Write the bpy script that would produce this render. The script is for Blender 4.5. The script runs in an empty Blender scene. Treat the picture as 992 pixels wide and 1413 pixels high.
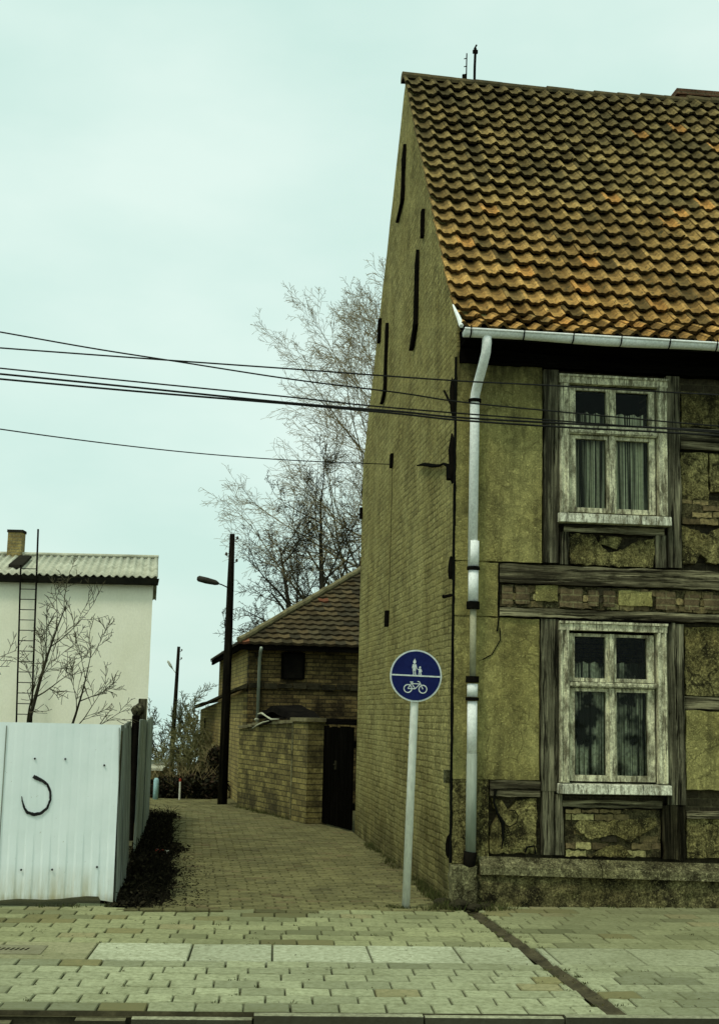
import bpy, math, random
from mathutils import Vector, Matrix, noise
R_ = random.Random(7)
C = bpy.context.scene.collection
pi = math.pi
rad = math.radians

# ------------------------------------------------------------------ mesh builder
class MB:
    def __init__(s):
        s.v = []; s.f = []; s.c = []
    def face(s, idx, col=None):
        s.f.append(idx); s.c.append(col)
    def poly(s, pts, col=None):
        b = len(s.v); s.v += [tuple(p) for p in pts]; s.face(list(range(b, b+len(pts))), col)
    def box(s, x0, x1, y0, y1, z0, z1, col=None):
        b = len(s.v)
        s.v += [(x0,y0,z0),(x1,y0,z0),(x1,y1,z0),(x0,y1,z0),(x0,y0,z1),(x1,y0,z1),(x1,y1,z1),(x0,y1,z1)]
        for q in ((0,3,2,1),(4,5,6,7),(0,1,5,4),(1,2,6,5),(2,3,7,6),(3,0,4,7)):
            s.face([b+i for i in q], col)
    def hexa(s, p, col=None):
        # p: 4 bottom points counter-clockwise, 4 top points
        b = len(s.v); s.v += [tuple(q) for q in p]
        for q in ((0,3,2,1),(4,5,6,7),(0,1,5,4),(1,2,6,5),(2,3,7,6),(3,0,4,7)):
            s.face([b+i for i in q], col)
    def tube(s, pts, rr, n=8, caps=True, col=None):
        pts = [Vector(p) for p in pts]
        if not isinstance(rr, (list, tuple)): rr = [rr]*len(pts)
        b = len(s.v); a = None
        for i, p in enumerate(pts):
            if i == 0: t = pts[1]-pts[0]
            elif i == len(pts)-1: t = pts[i]-pts[i-1]
            else: t = pts[i+1]-pts[i-1]
            if t.length < 1e-9: t = Vector((0,0,1))
            t.normalize()
            if a is None:
                a = t.orthogonal().normalized()
            else:
                a = a - t*a.dot(t)
                a = a.normalized() if a.length > 1e-6 else t.orthogonal().normalized()
            c = t.cross(a)
            for k in range(n):
                w = 2*pi*k/n
                s.v.append(tuple(p + (a*math.cos(w)+c*math.sin(w))*rr[i]))
        for i in range(len(pts)-1):
            for k in range(n):
                k2 = (k+1) % n
                s.face([b+i*n+k, b+i*n+k2, b+(i+1)*n+k2, b+(i+1)*n+k], col)
        if caps:
            s.face([b+k for k in reversed(range(n))], col)
            e = b+(len(pts)-1)*n
            s.face([e+k for k in range(n)], col)
    def plate(s, outline, y0, y1, col=None):
        # outline in (x,z) counter-clockwise seen from -y; front at y0, back at y1 (y0<y1)
        n = len(outline); b = len(s.v)
        s.v += [(x, y0, z) for x, z in outline] + [(x, y1, z) for x, z in outline]
        s.face([b+i for i in range(n)], col)
        for i in range(n):
            j = (i+1) % n
            s.face([b+i, b+n+i, b+n+j, b+j], col)
    def build(s, name, m, parent=None, smooth=False, loc=None, bevel=0):
        me = bpy.data.meshes.new(name)
        me.from_pydata(s.v, [], s.f)
        me.validate()
        if any(c is not None for c in s.c) and len(me.polygons) == len(s.f):
            at = me.color_attributes.new('Col', 'FLOAT_COLOR', 'CORNER')
            k = 0
            for p in me.polygons:
                c = s.c[p.index] or (1,1,1)
                for _ in p.loop_indices:
                    at.data[k].color = (c[0], c[1], c[2], 1); k += 1
        if smooth:
            for p in me.polygons: p.use_smooth = True
        me.materials.append(m)
        o = bpy.data.objects.new(name, me); C.objects.link(o)
        if parent is not None: o.parent = parent
        if loc is not None: o.location = loc
        if bevel:
            bv = o.modifiers.new('bevel', 'BEVEL'); bv.width = bevel; bv.segments = 2; bv.limit_method = 'ANGLE'
        return o

def thing(name, label, cat, loc=(0,0,0), rz=0, group=None):
    o = bpy.data.objects.new(name, None); C.objects.link(o)
    o.empty_display_size = .2
    o.location = loc; o.rotation_euler = (0,0,rz)
    return tag(o, label, cat, group)
def tag(o, label=None, cat=None, group=None, kind=None):
    if label: o['label'] = label
    if cat: o['category'] = cat
    if group: o['group'] = group
    if kind: o['kind'] = kind
    return o

# ------------------------------------------------------------------ materials
class NT:
    def __init__(s, name):
        s.m = bpy.data.materials.new(name); s.m.use_nodes = True
        s.t = s.m.node_tree; s.t.nodes.clear()
        s.out = s.n('ShaderNodeOutputMaterial'); s.b = s.n('ShaderNodeBsdfPrincipled')
        s.b.inputs['Specular IOR Level'].default_value = .06
        s.l(s.b.outputs[0], s.out.inputs[0])
        s.tc = s.n('ShaderNodeTexCoord').outputs['Object']
    def n(s, k, **kw):
        x = s.t.nodes.new(k)
        for a, v in kw.items(): setattr(x, a, v)
        return x
    def l(s, a, b): s.t.links.new(a, b)
    def mapv(s, sc, vec=None, rot=(0,0,0)):
        m = s.n('ShaderNodeMapping'); m.inputs['Scale'].default_value = sc; m.inputs['Rotation'].default_value = rot
        s.l(vec if vec is not None else s.tc, m.inputs[0]); return m.outputs[0]
    def noise(s, scale, detail=6, rough=.6, vec=None, lo=.35, hi=.65):
        x = s.n('ShaderNodeTexNoise'); x.inputs['Scale'].default_value = scale
        x.inputs['Detail'].default_value = detail; x.inputs['Roughness'].default_value = rough
        s.l(vec if vec is not None else s.tc, x.inputs['Vector'])
        r = s.n('ShaderNodeMapRange'); r.inputs[1].default_value = lo; r.inputs[2].default_value = hi
        s.l(x.outputs['Fac'], r.inputs[0]); return r.outputs[0]
    def mix(s, fac, a, b, mode='MIX'):
        x = s.n('ShaderNodeMix', data_type='RGBA', blend_type=mode)
        for i, v in ((0, fac), (6, a), (7, b)):
            if isinstance(v, (int, float)): x.inputs[i].default_value = v
            elif isinstance(v, tuple): x.inputs[i].default_value = (*v, 1)
            else: s.l(v, x.inputs[i])
        return x.outputs[2]
    def math(s, op, a, b=0.0):
        x = s.n('ShaderNodeMath', operation=op)
        for i, v in ((0, a), (1, b)):
            if isinstance(v, (int, float)): x.inputs[i].default_value = v
            else: s.l(v, x.inputs[i])
        return x.outputs[0]
    def bump(s, h, strength=.5, dist=.02, prev=None):
        x = s.n('ShaderNodeBump'); x.inputs['Strength'].default_value = strength; x.inputs['Distance'].default_value = dist
        s.l(h, x.inputs['Height'])
        if prev is not None: s.l(prev, x.inputs['Normal'])
        return x.outputs[0]
    def fin(s, col, rough=.9, nrm=None, metal=0):
        if isinstance(col, tuple): s.b.inputs['Base Color'].default_value = (*col, 1)
        else: s.l(col, s.b.inputs['Base Color'])
        if isinstance(rough, (int, float)): s.b.inputs['Roughness'].default_value = rough
        else: s.l(rough, s.b.inputs['Roughness'])
        s.b.inputs['Metallic'].default_value = metal
        if nrm is not None: s.l(nrm, s.b.inputs['Normal'])
        return s.m
    def yz(s, src='Y'):
        q = s.n('ShaderNodeSeparateXYZ'); s.l(s.tc, q.inputs[0])
        c = s.n('ShaderNodeCombineXYZ'); s.l(q.outputs[src], c.inputs[0]); s.l(q.outputs['Z'], c.inputs[1])
        return c.outputs[0]
    def zramp(s, z0, z1):
        q = s.n('ShaderNodeSeparateXYZ'); s.l(s.tc, q.inputs[0])
        r = s.n('ShaderNodeMapRange'); r.inputs[1].default_value = z0; r.inputs[2].default_value = z1
        s.l(q.outputs['Z'], r.inputs[0]); return r.outputs[0]

def m_simple(name, a, b, sc=6, rough=.85, bs=.3, bd=.01, stretch=(1,1,1), fine=40, metal=0, lo=.35, hi=.65):
    t = NT(name); v = t.mapv(stretch)
    col = t.mix(t.noise(sc, 8, .65, v, lo, hi), a, b)
    f = t.noise(fine, 6, .7, v, .40, .62)
    col = t.mix(t.math('MULTIPLY', f, .4), col, tuple(x*.45 for x in a))
    return t.fin(col, rough, t.bump(f, bs, bd), metal)

def m_plaster(name, base, dark, warm, course=None, stain=.7, z_dirt=0.0, streak=True, grain=.5, eave_shade=None, sharp=0, cracks=0):
    t = NT(name)
    col = t.mix(t.noise(1.1, 8, .6, None, .40, .62), base, warm)
    blot = t.noise(2.3 if not sharp else 4.2, 12, .74, None, .47 if not sharp else .49, .66 if not sharp else .60-.045*sharp)
    col = t.mix(t.math('MULTIPLY', blot, stain), col, dark)
    if streak:
        st = t.noise(2.2, 9, .72, t.mapv((3.4, 3.4, .22)), .48, .66)
        col = t.mix(t.math('MULTIPLY', st, stain*.75), col, tuple(x*.8 for x in dark))
    m2 = t.noise(13, 8, .75, None, .46, .62)
    col = t.mix(t.math('MULTIPLY', m2, grain*.75), col, tuple(x*.8 for x in dark))
    g = t.noise(55, 6, .75, None, .42, .6)
    col = t.mix(t.math('MULTIPLY', g, grain), col, tuple(x*.5 for x in dark))
    if cracks:
        dv = t.n('ShaderNodeVectorMath', operation='ADD'); t.l(t.tc, dv.inputs[0])
        dn = t.n('ShaderNodeTexNoise'); dn.inputs['Scale'].default_value = 4; dn.inputs['Detail'].default_value = 6; t.l(t.tc, dn.inputs['Vector'])
        ds = t.n('ShaderNodeVectorMath', operation='SCALE'); ds.inputs['Scale'].default_value = .28; t.l(dn.outputs['Color'], ds.inputs[0]); t.l(ds.outputs[0], dv.inputs[1])
        vo = t.n('ShaderNodeTexVoronoi', feature='DISTANCE_TO_EDGE'); vo.inputs['Scale'].default_value = 3.4; t.l(dv.outputs[0], vo.inputs['Vector'])
        cm = t.n('ShaderNodeMapRange'); cm.inputs[1].default_value = .035; cm.inputs[2].default_value = .0; t.l(vo.outputs['Distance'], cm.inputs[0])
        ck = t.math('MULTIPLY', t.math('MULTIPLY', cm.outputs[0], t.noise(1.8, 4, .6, None, .46, .58)), cracks)
        col = t.mix(ck, col, (.012,.010,.007))
    sp = t.noise(70, 3, .6, None, .58, .70)
    col = t.mix(t.math('MULTIPLY', sp, .45), col, tuple(min(1, x*1.5) for x in base))
    nrm = t.bump(g, .8, .02, t.bump(m2, .6, .035))
    if course:
        wv = t.n('ShaderNodeVectorMath', operation='ADD'); t.l(t.yz('Y'), wv.inputs[0])
        nz_ = t.n('ShaderNodeTexNoise'); nz_.inputs['Scale'].default_value = 5; nz_.inputs['Detail'].default_value = 4; t.l(t.tc, nz_.inputs['Vector'])
        sc_ = t.n('ShaderNodeVectorMath', operation='SCALE'); sc_.inputs['Scale'].default_value = .045; t.l(nz_.outputs['Color'], sc_.inputs[0]); t.l(sc_.outputs[0], wv.inputs[1])
        b = t.n('ShaderNodeTexBrick'); t.l(wv.outputs[0], b.inputs['Vector'])
        b.inputs['Scale'].default_value = 1; b.inputs['Brick Width'].default_value = course[0]; b.inputs['Row Height'].default_value = course[1]
        b.inputs['Mortar Size'].default_value = .014; b.inputs['Mortar Smooth'].default_value = 1.0
        b.inputs['Color1'].default_value = (1,1,1,1); b.inputs['Color2'].default_value = (.56,.54,.50,1); b.inputs['Mortar'].default_value = (.24,.23,.19,1)
        col = t.mix(t.math('ADD', .35, t.math('MULTIPLY', t.noise(1.3, 5, .6, None, .42, .60), .5)), col, b.outputs['Color'], 'MULTIPLY')
        nrm = t.bump(t.math('SUBTRACT', 1, b.outputs['Fac']), .55, .02, nrm)
    if z_dirt:
        d = t.math('SUBTRACT', 1, t.zramp(0, z_dirt))
        d = t.math('MULTIPLY', d, t.noise(2.6, 8, .7, None, .3, .6))
        col = t.mix(t.math('MULTIPLY', d, .85), col, tuple(x*.6 for x in dark))
    if eave_shade:  # painted shade: plaster colour darkens unevenly towards the eaves
        d = t.zramp(*eave_shade); d = t.math('MULTIPLY', d, t.noise(2.0, 8, .7, t.mapv((3,3,.5)), .30, .55))
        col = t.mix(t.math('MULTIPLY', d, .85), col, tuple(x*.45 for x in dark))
    return t.fin(col, .95, nrm)

def m_brick(name, c1, c2, mortar, dark, bw=.24, rh=.075, src='X', stain=.6):
    t = NT(name)
    b = t.n('ShaderNodeTexBrick'); t.l(t.yz(src), b.inputs['Vector'])
    b.inputs['Scale'].default_value = 1; b.inputs['Brick Width'].default_value = bw; b.inputs['Row Height'].default_value = rh
    b.inputs['Mortar Size'].default_value = .009; b.inputs['Mortar Smooth'].default_value = .3; b.inputs['Bias'].default_value = -.1
    b.inputs['Color1'].default_value = (*c1,1); b.inputs['Color2'].default_value = (*c2,1); b.inputs['Mortar'].default_value = (*mortar,1)
    col = t.mix(t.math('MULTIPLY', t.noise(1.6, 11, .75, None, .44, .60), stain), b.outputs['Color'], dark)
    g = t.noise(30, 8, .75, None, .42, .62)
    col = t.mix(t.math('MULTIPLY', g, .6), col, tuple(x*.6 for x in dark))
    nrm = t.bump(t.math('SUBTRACT', 1, b.outputs['Fac']), .8, .015, t.bump(g, .4, .01))
    return t.fin(col, .95, nrm)

def m_wood(name, light, dark, axis='z', crack=.9):
    t = NT(name); t.b.inputs['Specular IOR Level'].default_value = 0.0
    v = t.mapv((16, 16, .9) if axis == 'z' else (.9, 16, 16))
    v2 = t.mapv((34, 34, 1.2) if axis == 'z' else (1.2, 34, 34))
    w = t.noise(1.0, 8, .7, v, .42, .60)
    col = t.mix(w, light, dark)
    w2 = t.noise(1.0, 5, .7, v2, .44, .58)
    col = t.mix(t.math('MULTIPLY', w2, .65), col, dark)
    k = t.noise(1.7, 6, .65, v, .54, .60)
    col = t.mix(t.math('MULTIPLY', k, crack), col, (.006,.0055,.004))
    b = t.noise(1.7, 9, .72, None, .46, .64)
    col = t.mix(t.math('MULTIPLY', b, .75), col, dark)
    return t.fin(col, .9, t.bump(w, 1, .014, t.bump(k, .7, .012)))

def m_peel(name, paint, wood, amt=.5):
    t = NT(name)
    a = t.noise(5, 12, .78, t.mapv((2.6,2.6,.8)), .52-.09*amt, .60)
    f = t.noise(48, 6, .75, None, .44, .62)
    c = t.mix(t.math('MULTIPLY', a, .9), paint, wood)
    c = t.mix(t.math('MULTIPLY', f, .5), c, wood)
    e = t.noise(3, 6, .7, t.mapv((14,14,1)), .56, .62)
    c = t.mix(t.math('MULTIPLY', e, .7), c, (.02,.018,.012))
    return t.fin(c, .75, t.bump(a, .8, .008))

def m_attr(name, sc=40, rough=.9, dirt=(.05,.045,.03), amt=.5, bs=.4, spots=None):
    t = NT(name)
    a = t.n('ShaderNodeAttribute'); a.attribute_name = 'Col'
    g = t.noise(sc, 8, .75, None, .42, .64)
    col = t.mix(t.math('MULTIPLY', g, amt), a.outputs['Color'], dirt)
    big = t.noise(1.2, 9, .7, None, .5, .72)
    col = t.mix(t.math('MULTIPLY', big, amt), col, dirt)
    if spots:
        s2 = t.noise(11, 5, .7, None, .58, .66)
        col = t.mix(t.math('MULTIPLY', s2, .8), col, spots)
    return t.fin(col, rough, t.bump(g, bs, .01))

M = {}
M['gable']   = m_plaster('gable_render', (.94,.84,.32), (.15,.135,.055), (.80,.69,.24), course=(.20,.066), stain=.46, z_dirt=.9, grain=.68)
M['plaster'] = m_plaster('facade_plaster', (.66,.595,.215), (.11,.10,.042), (.58,.505,.165), stain=.65, z_dirt=.9, grain=.30, eave_shade=(4.45,5.05), cracks=.5)
M['plaster_old'] = m_plaster('crumbling_plaster', (.64,.575,.22), (.05,.043,.02), (.40,.335,.115), stain=.95, grain=.75, eave_shade=(4.5,5.0), sharp=.6, cracks=.95)
M['core']    = m_brick('loam_core', (.09,.075,.04), (.06,.05,.028), (.12,.105,.055), (.02,.018,.012))
M['infill']  = m_brick('old_brick_infill', (.20,.15,.075), (.12,.085,.045), (.24,.21,.10), (.04,.033,.02), rh=.07, bw=.23)
M['mortar'] = m_plaster('sandy_mortar', (.30,.265,.12), (.05,.043,.022), (.20,.17,.075), stain=.9, grain=.7, sharp=.5)
M['old_brick'] = m_attr('crumbling_old_brick', 30, .95, (.04,.034,.018), .75, .6)
M['wood_v']  = m_wood('weathered_post', (.30,.28,.17), (.032,.029,.019), 'z')
M['rot_wood'] = m_wood('charred_post_foot', (.075,.065,.035), (.010,.009,.006), 'z')
M['wood_h']  = m_wood('weathered_beam', (.36,.325,.185), (.036,.031,.019), 'x')
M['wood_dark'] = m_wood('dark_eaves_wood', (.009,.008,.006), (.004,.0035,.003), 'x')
M['stone']   = m_plaster('plinth_stone', (.50,.45,.19), (.03,.026,.015), (.27,.23,.09), stain=.9, grain=.75, sharp=.35, cracks=.6)
M['sill_stone'] = m_plaster('ledge_stone', (.56,.53,.27), (.07,.06,.03), (.38,.35,.16), stain=.85, grain=.75, sharp=.5, cracks=.8)
M['paint']   = m_peel('peeling_window_paint', (.84,.81,.53), (.10,.085,.045), .8)
M['paint_sill'] = m_peel('peeling_sill_paint', (.80,.80,.60), (.15,.13,.07), .55)
M['zinc']    = m_simple('zinc_sheet', (.95,.97,.90), (.80,.84,.76), 3, .65, .1, .003)
M['zinc_old']= m_simple('grey_green_pipe', (.40,.44,.35), (.22,.25,.19), 3, .7, .1, .003, (1,1,.2))
M['pipe_dull'] = m_simple('dull_pipe', (.40,.39,.25), (.24,.23,.13), 4, .7, .1, .003)
M['iron']    = m_simple('rusty_black_iron', (.006,.0055,.0045), (.012,.010,.007), 9, .9)
M['cable']   = m_simple('black_rubber', (.006,.006,.005), (.010,.010,.008), 9, .9)
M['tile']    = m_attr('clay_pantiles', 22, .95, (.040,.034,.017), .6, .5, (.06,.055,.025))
M['ridge']   = m_simple('ridge_clay', (.13,.10,.045), (.05,.045,.025), 5)
M['roofdark']= m_simple('roof_deck_boards', (.02,.017,.012), (.012,.01,.008), 5)
M['chimney'] = m_brick('red_brown_chimney_brick', (.22,.11,.06), (.16,.08,.045), (.2,.16,.09), (.05,.035,.02))
M['pave']    = m_attr('paving_slabs', 22, .95, (.14,.145,.065), .66, .35)
M['sett']    = m_attr('lane_bricks', 30, .9, (.06,.055,.03), .6, .45)
M['dirt']    = m_simple('mossy_joint_dirt', (.13,.12,.055), (.07,.068,.032), 3, .95, .6, .02)
M['channel'] = m_simple('dark_channel', (.11,.095,.05), (.035,.03,.018), 5, .9)
M['asphalt'] = m_simple('asphalt', (.06,.062,.046), (.035,.035,.026), 2, .9, .6, .006, fine=120)
M['kerb']    = m_attr('granite_kerb', 24, .9, (.05,.045,.025), .6, .4)
def m_white_sheet():
    t = NT('white_painted_sheet')
    col = t.mix(t.noise(1.4, 6, .6, None, .35, .7), (.80,.86,.83), (.72,.80,.77))
    d = t.math('SUBTRACT', 1, t.zramp(.0, .36))
    st = t.noise(3.0, 8, .7, t.mapv((3.2,3.2,.35)), .38, .62)
    col = t.mix(t.math('MULTIPLY', d, st), col, (.36,.31,.13))
    d2 = t.math('SUBTRACT', 1, t.zramp(.0, .11))
    col = t.mix(t.math('MULTIPLY', d2, .7), col, (.22,.19,.09))
    sp = t.noise(34, 3, .6, None, .70, .74)
    col = t.mix(t.math('MULTIPLY', sp, .5), col, (.3,.26,.16))
    return t.fin(col, .5, t.bump(t.noise(2.5, 4, .5), .15, .02))
M['white_sheet'] = m_white_sheet()
M['grey_sheet'] = m_simple('weathered_grey_sheet', (.34,.375,.31), (.07,.08,.06), 5, .85, .3, .005, (3,3,.15))
M['pale_sheet'] = m_simple('pale_grey_green_sheet', (.44,.49,.41), (.15,.18,.14), 4, .7, .3, .005, (1,1,.3))
M['mark']    = m_simple('black_spray_paint', (.012,.012,.012), (.03,.03,.028), 12, .7)
M['white_wall'] = m_simple('pale_house_render', (.97,.96,.76), (.88,.87,.66), 1.2, .95, .3, .006, (1,1,.6), fine=25)
[n_ for n_ in M['white_wall'].node_tree.nodes if n_.type == 'MATH'][0].inputs[1].default_value = .12
M['eternit'] = m_simple('corrugated_cement_roof', (.60,.60,.45), (.34,.34,.24), 2.5, .9, .3, .006)
M['fascia']  = m_simple('dark_fascia', (.02,.02,.016), (.035,.032,.022), 4)
M['yel_brick'] = m_brick('yellow_chimney_brick', (.42,.33,.12), (.30,.22,.08), (.30,.27,.15), (.10,.08,.04))
M['barn']    = m_brick('barn_brick', (.26,.19,.07), (.085,.062,.028), (.06,.05,.026), (.014,.011,.007), stain=.9)
M['barn_side'] = m_brick('barn_side_brick', (.50,.40,.14), (.34,.26,.10), (.20,.17,.08), (.09,.075,.035), src='Y', stain=.5)
M['yard']    = m_brick('yard_wall_brick', (.38,.315,.105), (.15,.12,.048), (.10,.088,.04), (.035,.03,.016), bw=.25, rh=.085, stain=.85)
M['barn_tile'] = m_attr('barn_pantiles', 20, .9, (.03,.025,.015), .5, .4)
M['hipcap']  = m_simple('hip_mortar', (.25,.22,.11), (.11,.095,.05), 6)
M['black_wood'] = m_wood('black_gate_boards', (.008,.007,.005), (.003,.003,.002), 'z')
M['pole']    = m_wood('creosoted_pole', (.030,.025,.016), (.009,.008,.006), 'z', .5)
M['lamp']    = m_simple('dark_lamp_metal', (.05,.045,.035), (.03,.027,.02), 8, .6)
M['lamp_pale'] = m_simple('pale_lamp_metal', (.6,.62,.5), (.45,.46,.36), 8, .6)
M['porcelain'] = m_simple('insulator_porcelain', (.10,.07,.04), (.05,.04,.03), 8, .4)
M['bark']    = m_simple('dark_bark', (.055,.05,.032), (.028,.025,.017), 8, .95, .5, .02)
M['birch']   = m_simple('pale_brown_bark', (.34,.31,.20), (.17,.15,.095), 5, .95, .5, .02)
M['twig']    = m_simple('twig_bark', (.27,.215,.10), (.16,.125,.06), 2, .95)
M['haze_twig'] = m_simple('olive_twigs', (.26,.25,.11), (.16,.155,.07), 2, .95)
M['shrub']   = m_simple('shrub_bark', (.10,.09,.05), (.06,.053,.03), 2, .95)
M['twig_dark'] = m_simple('dark_twig_bark', (.075,.066,.038), (.042,.038,.024), 2, .95)
M['bramble'] = m_attr('dark_leaf_litter', 10, .9, (.008,.007,.005), .5, .2)
M['bush']    = m_attr('hedge_leaves', 10, .9, (.02,.02,.01), .4, .2)
M['weed']    = m_attr('weed_blades', 10, .85, (.03,.035,.012), .3, .2)
M['signblue']= m_simple('sign_blue', (.010,.017,.095), (.007,.011,.07), 9, .45, .05, .002)
M['signwhite'] = m_simple('sign_white', (.66,.72,.68), (.52,.58,.54), 14, .5, .05, .002)
M['post']    = m_simple('pale_post_paint', (.88,.90,.80), (.72,.75,.64), 4, .55, .1, .003, (1,1,.3))
M['litter_red'] = m_simple('red_wrapper', (.40,.06,.03), (.30,.05,.03), 8, .6)
M['litter_white'] = m_simple('white_wrapper', (.7,.68,.55), (.5,.5,.4), 8, .6)
M['paleblue'] = m_simple('pale_blue_plastic', (.42,.66,.66), (.32,.5,.5), 6, .6)
M['tar']     = m_simple('tarred_felt', (.006,.0055,.005), (.014,.012,.009), 6, .7)
M['tar_edge'] = m_simple('torn_pale_edge', (.55,.55,.38), (.3,.3,.2), 10, .8)
M['rubble']  = m_simple('dark_rubble', (.07,.062,.035), (.018,.016,.011), 4, .95, .7, .02)
M['wire']    = m_simple('wire_black', (.02,.02,.018), (.03,.03,.027), 3, .6)
def m_glass():
    t = NT('old_window_glass')
    t.t.nodes.remove(t.b)
    tr = t.n('ShaderNodeBsdfTransparent'); tr.inputs[0].default_value = (.74,.77,.70,1)
    gl = t.n('ShaderNodeBsdfGlossy'); gl.inputs['Roughness'].default_value = .04; gl.inputs[0].default_value = (.5,.52,.48,1)
    fr = t.n('ShaderNodeFresnel'); fr.inputs[0].default_value = 1.28
    b = t.bump(t.noise(4, 3, .5), .12, .02); t.l(b, gl.inputs['Normal'])
    mx = t.n('ShaderNodeMixShader'); t.l(fr.outputs[0], mx.inputs[0]); t.l(tr.outputs[0], mx.inputs[1]); t.l(gl.outputs[0], mx.inputs[2])
    t.l(mx.outputs[0], t.out.inputs[0]); return t.m
M['glass'] = m_glass()
def m_curtain(name, a, b, holes, lo=.47, hi=.56, patch=0):
    t = NT(name)
    n = t.noise(3.0, 3, .6, t.mapv((13,2,.16)), lo, hi)
    n = t.math('MULTIPLY', n, t.noise(3.0, 2, .5, t.mapv((30,3,.2)), .34, .54))
    col = t.mix(n, b, a)
    pat = t.noise(26, 3, .5, None, .47, .55)
    col = t.mix(t.math('MULTIPLY', pat, holes), col, b)
    if patch:
        col = t.mix(t.noise(3.2, 3, .6, None, .46, .58), col, b)
    return t.fin(col, .95)
M['curtain_up'] = m_curtain('lace_curtain', (1.0,.98,.74), (.03,.03,.02), .15, .43, .54)
M['curtain_lo'] = m_curtain('patterned_curtain', (.85,.85,.66), (.022,.024,.018), .35, .42, .54, 1)

for k_ in ('iron','cable','tar','rubble','fascia','roofdark','bramble','bush','wire'): [n_ for n_ in M[k_].node_tree.nodes if n_.type == 'BSDF_PRINCIPLED'][0].inputs['Specular IOR Level'].default_value = 0.0
# ------------------------------------------------------------------ setting
AL = rad(7); CA, SA = math.cos(AL), math.sin(AL)
C0 = Vector((.914, 12.313, 0))                     # the house corner at the lane
def HW(s, g, z=0): return Vector((C0.x + s*CA - g*SA, C0.y + s*SA + g*CA, z))
def to_house(x, y):
    dx, dy = x-C0.x, y-C0.y
    return dx*CA+dy*SA, -dx*SA+dy*CA
ST = rad(3.6); CS, SS = math.cos(ST), math.sin(ST)
K0 = Vector((.08, 7.86, 0))                        # on the kerb's back edge
def PW(u, v, z=0): return Vector((K0.x + u*CS - v*SS, K0.y + u*SS + v*CS, z))
def nz(x, y, sc, seed=0): return noise.noise(Vector((x*sc+seed*7.3, y*sc-seed*3.1, seed*1.7)))

def sstep(t): t = min(1, max(0, t)); return t*t*(3-2*t)
def ground_z(x, y):
    if y <= 25.8: return 0.0
    d = (-2.1 - .183*(y-24.4)) - x                       # how far left of the barn wing
    w = max(sstep(d/.8), sstep((y-42)/12))
    return -.085*(y-25.8)*w
g = MB()
xs = [-400,-150,-60,-30,-15,-9] + [-8.4+.4*i for i in range(24)] + [2,5,9,20,60,150,400]
ys = [None,25.8] + [26.4+.8*i for i in range(22)] + [46,50,55,62,75,100,160,300,600]
for y in ys:
    for x in xs:
        if y is None:
            yy = K0.y + (x-K0.x)*math.tan(ST) - .02 if abs(x) < 70 else (K0.y - .02 + math.copysign(4.4, x))
            g.v.append((x, yy, -.03))
        else: g.v.append((x, y, -.03 + ground_z(x, y)))
nx = len(xs)
for j in range(len(ys)-1):
    for i in range(nx-1):
        a = j*nx+i; g.face([a, a+1, a+nx+1, a+nx])
tag(g.build('ground', M['dirt'], smooth=False), kind='structure')
g = MB()
a, b_ = PW(-60, .6), PW(60, .6)
g.poly([(-60,-40,-.075),(60,-40,-.075),(b_.x,b_.y,-.075),(a.x,a.y,-.075)])
tag(g.build('street', M['asphalt']), kind='structure')
# kerb stones, dirty front and end faces painted extra dark as shade, one missing length where the kerb has sunk
k = MB(); u = -9.0
def kerb_stone(u0, u1, dv, dz, c):
    P = [PW(u0,-.075+dv,-.08),PW(u1,-.075+dv,-.08),PW(u1,-.004,-.08),PW(u0,-.004,-.08),PW(u0,-.068+dv,dz),PW(u1,-.068+dv,dz),PW(u1,-.006,dz+.003),PW(u0,-.006,dz+.003)]
    b = len(k.v); k.v += [tuple(q) for q in P]
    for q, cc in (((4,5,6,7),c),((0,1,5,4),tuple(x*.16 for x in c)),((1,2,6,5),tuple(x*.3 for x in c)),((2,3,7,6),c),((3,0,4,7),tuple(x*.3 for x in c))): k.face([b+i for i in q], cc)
while u < 9:
    L = R_.uniform(.5, 1.1); f = R_.uniform(.8,1.15)
    if not (-2.5 < u+L/2 < -1.45):
        kerb_stone(u+.006, u+L-.006, R_.uniform(-.012,.012), R_.uniform(-.016,.004)-(.02 if -1.5 < u < -.9 else 0), (.36*f,.36*f,.22*f))
    u += L
for (u0, u1, dz) in ((-2.25,-1.98,-.055),(-1.62,-1.34,-.035)): kerb_stone(u0, u1, -.02, dz, (.16,.15,.08))
tag(k.build('kerb', M['kerb']), kind='structure')
g = MB()
for i in range(60):
    u0, u1 = -9+18*i/60, -9+18*(i+1)/60
    g.poly([PW(u0,-.001,-.075),PW(u1,-.001,-.075),PW(u1,-.001,.0),PW(u0,-.001,.0)])
tag(g.build('kerb_bank', M['channel']), kind='structure')

def paver(mb, P, u0, u1, v0, v1, col, gap=.006, h=.028, tilt=.003):
    z = [R_.uniform(-tilt, tilt) for _ in range(4)]
    j = lambda: R_.uniform(-.003,.003)
    i = gap
    o = [(u0+i+j(),v0+i+j()),(u1-i+j(),v0+i+j()),(u1-i+j(),v1-i+j()),(u0+i+j(),v1-i+j())]
    uc, vc = (u0+u1)/2, (v0+v1)/2
    b = len(mb.v)
    for (x,y) in o: mb.v.append(tuple(P(x,y,-h)))
    for kk,(x,y) in enumerate(o): mb.v.append(tuple(P(x,y,z[kk]-.007)))
    for kk,(x,y) in enumerate(o):
        sx = .006 if x < uc else -.006; sy = .006 if y < vc else -.006
        mb.v.append(tuple(P(x+sx,y+sy,z[kk])))
    edge = tuple(c*.82 for c in col)
    mb.face([b+8,b+9,b+10,b+11], col)
    for q in range(4):
        r = (q+1) % 4
        mb.face([b+4+q,b+4+r,b+8+r,b+8+q], edge)
        mb.face([b+q,b+r,b+4+r,b+4+q], edge)

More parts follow.
